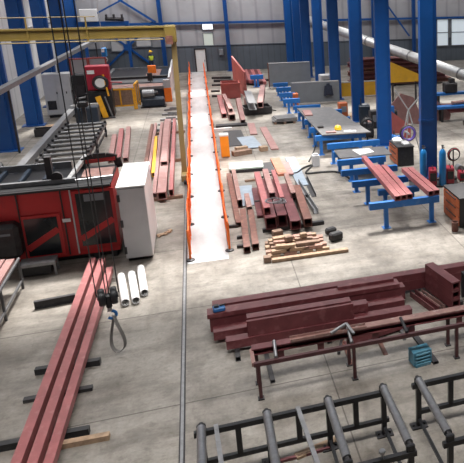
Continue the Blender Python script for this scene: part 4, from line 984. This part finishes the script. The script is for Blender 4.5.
# ------------------------------------------------------------------ gas cylinders, welding gear, tool cabinets
o = thing('cylinder_stand', 'dark low stand holding the blue gas cylinders', 'stand', (8.0, 23.45, 0), -.25)
MB().box((.05, .1, .03), (1.9, .75, .06)).build('base_plate', 'dark', o)
MB().box((.05, .44, .1), (1.9, .05, .08)).build('kick_rail', 'dark', o)
def cyl(x, y, label):
    o = thing('gas_cylinder', label, 'gas cylinder', (x, y, .06), 0, 'blue gas cylinders')
    MB().lathe((0, 0, 0), [(.12, 0), (.135, .03), (.135, 1.25), (.12, 1.34), (.07, 1.42), (.05, 1.44)], 20).build('body', 'bluecyl', o, smooth=True)
    v = MB().tube((0, 0, 1.43), (0, 0, 1.56), .035, 10).tube((0, 0, 1.5), (.09, 0, 1.5), .025, 8).build('valve', 'grey', o, smooth=True)
    MB().torus((0, 0, 1.57), .05, .014, 'Z', 14, 6).build('hand_wheel', 'dark', v, smooth=True)
cyl(7.62, 23.42, 'left of two tall blue gas cylinders in front of the nearest blue column')
cyl(8.33, 23.22, 'right of two tall blue gas cylinders in front of the nearest blue column')
def welder(x, y, rz, mt, label, h=.62, w=.3, d_=.5, z=.06):
    o = thing('welding_unit', label, 'welder', (x, y, z), rz)
    MB().box((0, 0, h/2+.04), (w, d_, h), bev=.03).build('case', mt, o)
    MB().box((0, -d_/2-.01, h*.62), (w*.8, .03, h*.5)).build('panel', 'dark', o)
    MB().bar((0, -d_*.4, h+.1), (0, d_*.4, h+.1), .03, .03).bar((0, -d_*.4, h), (0, -d_*.4, h+.1), .03, .03, up=(0, 1, 0)).bar((0, d_*.4, h), (0, d_*.4, h+.1), .03, .03, up=(0, 1, 0)).build('handle', 'black', o)
    for sx in (-1, 1):
        for sy in (-1, 1): MB().box((sx*w*.35, sy*d_*.35, .02), (.05, .05, .04)).build('foot', 'black', o)
welder(7.97, 23.35, -.25, 'crimson', 'dark red welding unit standing between the two blue cylinders')
welder(8.68, 23.35, -.25, 'crimson', 'red welding unit right of the right blue cylinder')
welder(9.3, 23.7, -.1, 'crimson', 'small red unit on the floor furthest right of the cylinder stand', .36, .26, .4, 0)
o = thing('hose_reel', 'coil of dark red hose hung on a post behind the right blue cylinder', 'hose', (9.1, 24.1, 0))
MB().tube((0, 0, 0), (0, 0, 1.25), .03, 8).build('post', 'dark', o)
MB().box((0, 0, .015), (.3, .3, .03)).build('foot_plate', 'dark', o)
for k in range(3): MB().torus((0, -.06-.04*k, 1.0), .26-.02*k, .022, 'Y', 24, 6).build('hose_loop', ('rubber', 'crimson', 'rubber')[k], o, smooth=True)
MB().tube((.3, -.1, .35), (.3, .25, .35), .16, 14).tube((.3, 0, 0), (.3, 0, .3), .04, 8).build('wire_spool', 'grey', o, smooth=True)
def drawers(name, label, x, y, rz, w, d_, h, n):
    o = thing(name, label, 'tool cabinet', (x, y, 0), rz)
    MB().box((0, 0, h/2), (w, d_, h-.04), bev=.01).build('body', 'black', o)
    MB().box((0, 0, h), (w+.04, d_+.04, .05)).build('top', 'dark', o)
    for k in range(n):
        dz = (h-.1)/n; dr = MB().box((-w/2-.012, 0, .06+dz*(k+.5)), (.025, d_-.06, dz-.03)).build('drawer', 'orangedull', o)
        MB().bar((-w/2-.04, -d_*.3, .06+dz*(k+.82)), (-w/2-.04, d_*.3, .06+dz*(k+.82)), .03, .03).build('handle', 'dark', dr)
    return o
drawers('tool_cabinet', 'orange-fronted tool cabinet beside the nearest blue column', 7.8, 27.0, .0, .7, 1.3, .85, 3)
drawers('tool_cabinet', 'orange-fronted tool cabinet cut off by the right picture edge', 7.75, 19.6, .0, .8, 1.5, 1.0, 3)
o = thing('waste_can', 'small rusty can on the floor at the foot of the right-edge tool cabinet', 'can', G(455, 231, 0)+Vector((0, .0, 0)))
MB().lathe((0, 0, 0), [(.1, 0), (.11, .02), (.11, .3), (.12, .32), (.1, .32), (.1, .06)], 16).build('body', 'rust', o, smooth=True)
for k, (x, y, w, h, mt, l_) in enumerate(((-.1, .3, .4, .12, 'film', 'crumpled pale rags on the tool cabinet beside the nearest blue column'), (.1, -.3, .3, .08, 'cabgrey', 'grey tray of tools on the tool cabinet beside the nearest blue column'))):
    solo('rag_bundle' if k == 0 else 'tool_tray', MB().box((0, 0, h/2), (w, .4, h), bev=.04).box((.05, .2, h*.6), (w*.7, .3, h), rz=.4, bev=.03), mt, l_, 'rags' if k == 0 else 'tray', (7.8+x, 27.0+y, .875))
# hose rack with purple coil
o = thing('hose_rack', 'steel tripod rack holding a purple hose coil behind the tool cabinet', 'rack', (8.6, 28.7, 0))
for (x, y) in ((-.45, -.2), (.5, -.25), (.05, .45)): MB().tube((x, y, 0), (.05, 0, 2.0), .03, 8).build('leg', 'galv', o)
MB().bar((.05, 0, 1.95), (.75, -.1, 2.75), .05, .05).bar((.05, 0, 1.95), (-.55, 0, 2.9), .05, .05).build('arm', 'galv', o)
for k in range(4): MB().torus((-.1, -.32-.05*k, .95), .34-.04*(k % 2), .04, 'Y', 24, 6).build('hose_coil', 'purple' if k % 2 else 'rubber', o, smooth=True)
MB().tube((-.1, -.55, .95), (-.1, 0, .95), .05, 8).build('hub', 'galv', o)
o = thing('motor_box', 'blue-grey junction box on a thin post left of the purple hose rack', 'box', (8.6, 31.6, 0))
MB().tube((0, 0, 0), (0, 0, 1.2), .04, 8).build('post', 'galv', o)
MB().box((0, 0, 1.4), (.34, .25, .42), bev=.02).build('box', 'bluelight', o)
MB().tube((-.05, -.14, 1.4), (-.5, -.2, 1.35), .03, 8).build('handle_bar', 'galv', o)
for k, (x, y) in enumerate(((6.9, 29.2), (9.3, 27.6))):
    o = thing('cable_hank', ('dark cable hank on a stand left of the second blue column', 'dark cable hank on a stand by the foot of the nearest blue column')[k], 'cable', (x+.4*(k == 0), y+2*(k == 0), 0))
    MB().tube((0, 0, 0), (0, 0, 1.3), .035, 8).box((0, 0, .015), (.4, .4, .03)).build('post', 'dark', o)
    for j in range(3): MB().torus((0, -.07-.04*j, .9), .3-.03*j, .03, 'Y', 22, 6).build('loop', 'rubber' if j != 1 else 'dark', o, smooth=True)

# ------------------------------------------------------------------ right bay
def rough_panel(name, pts, th, mt, label, cat='panel'):
    return solo(name, MB().prism(pts, th), mt, label, cat)
o = thing('ochre_guard', 'long low ochre yellow guard panel behind the third blue column', 'guard', (10.0, 43.3, 0))
MB().box((0, 0, .52), (3.2, .05, .9)).build('panel', 'ochrepanel', o)
MB().box((0, 0, 1.0), (3.3, .1, .06)).build('top_rail', 'galv', o)
for x in (-1.55, -.2, 1.55): MB().box((x, .08, .5), (.08, .08, 1.0)).build('post', 'galv', o)
o = thing('ochre_chute', 'ochre yellow sloping sheet standing between the second and nearest blue columns', 'panel', (0, 0, 0))
MB().prism([(10.95, 40.0, 1.35), (12.8, 40.0, 1.35), (12.8, 40.0, 1.8), (10.95, 40.0, 2.65)], (0, .06, 0)).build('sheet', 'ochrepanel', o)
for x in (11.1, 12.6): MB().box((x, 40.12, .8), (.1, .1, 1.6)).build('post', 'dark', o)
RB = 'dark red beams stacked in the right bay'
layers = ['bottom', 'second', 'third', 'fourth', 'fifth', 'top']
for k in range(6):
    for j in range(2):
        steel('long_beam', (9.9+.15*(k % 2), 47.0+.75*j, .12+.32*k), (17.5-.4*k, 47.0+.75*j, .12+.32*k), .5, .28, 'primer' if (k+j) % 3 else 'rust', layers[k]+(' front' if j == 0 else ' rear')+' beam of the tall dark red stack behind the ochre panels', 'steel beam', RB, 'I', .05)
for x, l_ in ((10.5, 'left'), (13, 'middle'), (15.2, 'right')): steel('bearer_bar', (x, 46.5, 0), (x, 48.3, 0), .2, .12, 'dark', l_+' bearer under the tall dark red stack in the right bay', 'bearer', None, 'bar')
# long extraction duct
a, b = A(300, 17, 57.5), A(520, 95, 33.5)
o = thing('extraction_duct', 'long round grey duct sloping down across the right bay behind the blue columns', 'duct', a)
v = b-a; MB().pipe((0, 0, 0), v, .34, .02, 24).build('duct', 'galv', o, smooth=True)
for f_ in (.2, .4, .6, .8):
    c = v*f_; d_ = v.normalized()*.06; MB().pipe(c-d_, c+d_, .365, .03, 24).build('joint_collar', 'grey', o, smooth=True)
for f_ in (.3, .93):
    c = v*f_; MB().bar((c.x, c.y, c.z-.34), (c.x, c.y, -a.z), .12, .12).build('prop', 'dark', o)
# pink sheets, tables of the right bay
def blade(cx, cy, pts, label, mt='pinkpale'):
    o = thing('leaning_plate', label, 'plate', (cx, cy, 0))
    MB().prism([(x, 0, z) for x, z in pts], (.0, .05, 0)).build('plate', mt, o)
    MB().bar((0, .05, .5), (0, .5, 0.02), .06, .06).build('prop', 'dark', o)
blade(9.95, 34.0, [(-.7, .25), (.9, .0), (1.0, .5), (.6, 1.5), (-.1, 1.75), (-.65, 1.2)], 'pale pink cut plate leaning between the second and nearest blue columns')
blade(11.9, 34.5, [(-.9, .0), (.9, .0), (1.0, .3), (-.3, 1.6), (-.9, 1.6)], 'pale pink cut plate leaning right of the nearest blue column')
blade(9.0, 31.2, [(-.5, 0), (.5, 0), (.5, .6), (-.45, 1.4)], 'orange-red plate leaning left of the nearest blue column', 'redplate')
def bench(x, y, L, label, rz=0):
    o = thing('work_bench', label, 'bench', (x, y, 0), rz)
    MB().box((0, 0, .8), (L, .5, .14)).build('top', 'bluelight', o)
    for s in (-1, 1):
        for yy in (-.17, .17): MB().box((s*(L/2-.3), yy, .365), (.12, .1, .73)).build('leg', 'dark', o)
    return o
bench(13.6, 34.2, 3.4, 'long blue bench in the right bay right of the nearest blue column')
bench(15.2, 38.2, 4.2, 'blue bench further back in the right bay, under the duct')
lie('round_bar', 452, 105, 470, 103, .22, .22, 'rustlight', 'copper-coloured bar lying on the long blue bench in the right bay', 'bar', None, 'round', .87)
steel('long_beam', (12.6, 36.4, 0), (18, 36.6, 0), .4, .5, 'primer', 'long dark red beam on the floor behind the long blue bench', 'steel beam', None, 'I', .05)
solo('machine_block', MB().box((0, 0, .3), (.8, .6, .6), bev=.05).box((.1, 0, .7), (.3, .4, .3)), 'dark', 'dark machine block on the blue bench under the duct', 'machine', (14.2, 38.2, .87))
solo('wheel_trolley', MB().box((0, 0, .25), (.9, .5, .14)).tube((-.3, -.25, .12), (-.3, .25, .12), .12, 12).tube((.3, -.25, .12), (.3, .25, .12), .12, 12).bar((.4, 0, .3), (.7, 0, .7), .05, .05), 'dark', 'dark low trolley on the open floor in front of the long blue bench', 'trolley', (13.4, 32.6, 0), .3)
# goods behind the columns
for k, (x, y, w, h, mt, l_) in enumerate(((7.9, 45.6, .8, 1.2, 'cabgrey', 'pale grey crate behind the front grey screen'), (7.35, 37.3, .5, .8, 'orangedull', 'orange-brown box left of the third blue column'), (8.35, 34.0, .5, .9, 'dark', 'dark equipment box between the second and third blue columns'), (9.1, 33.2, .5, 1.0, 'dark', 'dark equipment box right of the second blue column'), (5.4, 52.2, .9, 1.1, 'dark', 'dark covered machine behind the rear grey screen'))):
    o = thing('equipment_box', l_, 'box', (x, y, 0), .1)
    MB().box((0, 0, h/2+.05), (w, w*.8, h), bev=.04).build('body', mt, o)
    MB().box((0, 0, .03), (w*.9, w*.7, .06)).build('skid', 'black', o)
    MB().box((0, -w*.4-.02, h*.6), (w*.6, .03, h*.4)).build('panel', 'midgrey', o)
lie('wood_board', 351, 117, 366, 113, 1.3, .04, 'wood', 'pale board on the floor left of the second blue column', 'board', None, 'bar')

# ------------------------------------------------------------------ worker
def worker(x, y, rz):
    o = thing('person', 'person in a yellow hi-vis vest and helmet standing behind the cutting table', 'person', (x, y, .39), rz)
    def skin(name, verts, edges, radii, mt, parent, sub=2):
        me = bpy.data.meshes.new(name); me.from_pydata(verts, edges, []); ob = bpy.data.objects.new(name, me); COL.objects.link(ob)
        md = ob.modifiers.new('skin', 'SKIN'); md.use_smooth_shade = True
        for v_, r in zip(me.skin_vertices[0].data, radii): v_.radius = r if hasattr(r, '__len__') else (r, r)
        me.skin_vertices[0].data[0].use_root = True
        s_ = ob.modifiers.new('sub', 'SUBSURF'); s_.levels = sub; s_.render_levels = sub
        me.materials.append(M[mt]); ob.parent = parent; return ob
    V = [(0, 0, .92), (0, 0, 1.1), (0, .0, 1.3), (0, .0, 1.42), (0, -.02, 1.5), (0, -.03, 1.6), (0, -.03, 1.69),
         (-.17, 0, 1.4), (-.25, -.03, 1.14), (-.2, -.25, 1.0), (-.17, -.34, .99), (.17, 0, 1.4), (.25, -.03, 1.14), (.2, -.25, 1.02), (.17, -.34, 1.01),
         (-.1, 0, .86), (-.11, -.02, .48), (-.11, .02, .08), (-.11, -.15, .04), (.1, 0, .86), (.11, -.02, .48), (.11, .02, .08), (.11, -.15, .04)]
    Ed = [(0, 1), (1, 2), (2, 3), (3, 4), (4, 5), (5, 6), (3, 7), (7, 8), (8, 9), (9, 10), (3, 11), (11, 12), (12, 13), (13, 14), (0, 15), (15, 16), (16, 17), (17, 18), (0, 19), (19, 20), (20, 21), (21, 22)]
    Rr = [(.15, .11), (.14, .1), (.17, .11), (.12, .09), .055, (.08, .1), .07, .07, .05, .04, .035, .07, .05, .04, .035, .09, .065, .05, .04, .09, .065, .05, .04]
    b_ = skin('body', V, Ed, Rr, 'trouser', o)
    skin('hi_vis_vest', [(0, 0, .93), (0, 0, 1.15), (0, 0, 1.34), (-.15, 0, 1.42), (.15, 0, 1.42)], [(0, 1), (1, 2), (2, 3), (2, 4)], [(.175, .135), (.17, .13), (.19, .135), .08, .08], 'hivis', o)
    hd = MB().ball((0, -.03, 1.6), (.085, .1, .12), 14).ball((0, -.13, 1.59), (.018, .025, .025), 8).build('face', 'skin', o, smooth=True)
    for s in (-1, 1): MB().ball((s*.035, -.118, 1.625), (.013, .012, .01), 8).build('eye', 'black', hd)
    MB().lathe((0, -.03, 1.64), [(.125, 0), (.12, .03), (.09, .1), (.04, .13), (.004, .135)], 14).box((0, -.15, 1.65), (.16, .08, .012)).build('helmet', 'helmet', o, smooth=True)
WX = A(151, 58, 56.3).x
o = thing('work_platform', 'low dark platform behind the cutting table that the worker stands on', 'platform', (WX, 56.3, 0))
MB().box((0, 0, .36), (1.0, .8, .06)).build('deck', 'dark', o)
for x in (-.42, .42): MB().box((x, 0, .165), (.08, .7, .33)).build('leg', 'dark', o)
worker(WX, 56.3, .3)

# more shop gear standing among the right-hand columns
def gear(px_, py_, w, d_, h, mt, label, top='grey'):
    p = G(px_, py_, 0); o = thing('shop_unit', label, 'equipment', (p.x, p.y+d_/2, 0), random.uniform(-.2, .2))
    MB().box((0, 0, h*.45+.06), (w, d_, h*.9), bev=.04).build('body', mt, o)
    for x in (-w*.35, w*.35): MB().box((x, 0, .03), (.08, d_*.8, .06)).build('skid', 'black', o)
    MB().box((w*.1, 0, h*.96), (w*.6, d_*.6, h*.14), bev=.03).build('top_box', top, o)
    MB().tube((-w*.3, 0, h*.9), (-w*.3, 0, h*1.3), .03, 8).build('mast', 'dark', o)
gear(366, 125, .6, .5, 1.1, 'navy', 'dark navy unit on the floor right of the third blue column')
gear(370, 138, .5, .5, .8, 'dark', 'low dark unit on the floor just left of the second blue column', 'rustlight')
gear(398, 150, .4, .4, .7, 'bluelight', 'small blue unit at the foot of the purple hose rack', 'dark')
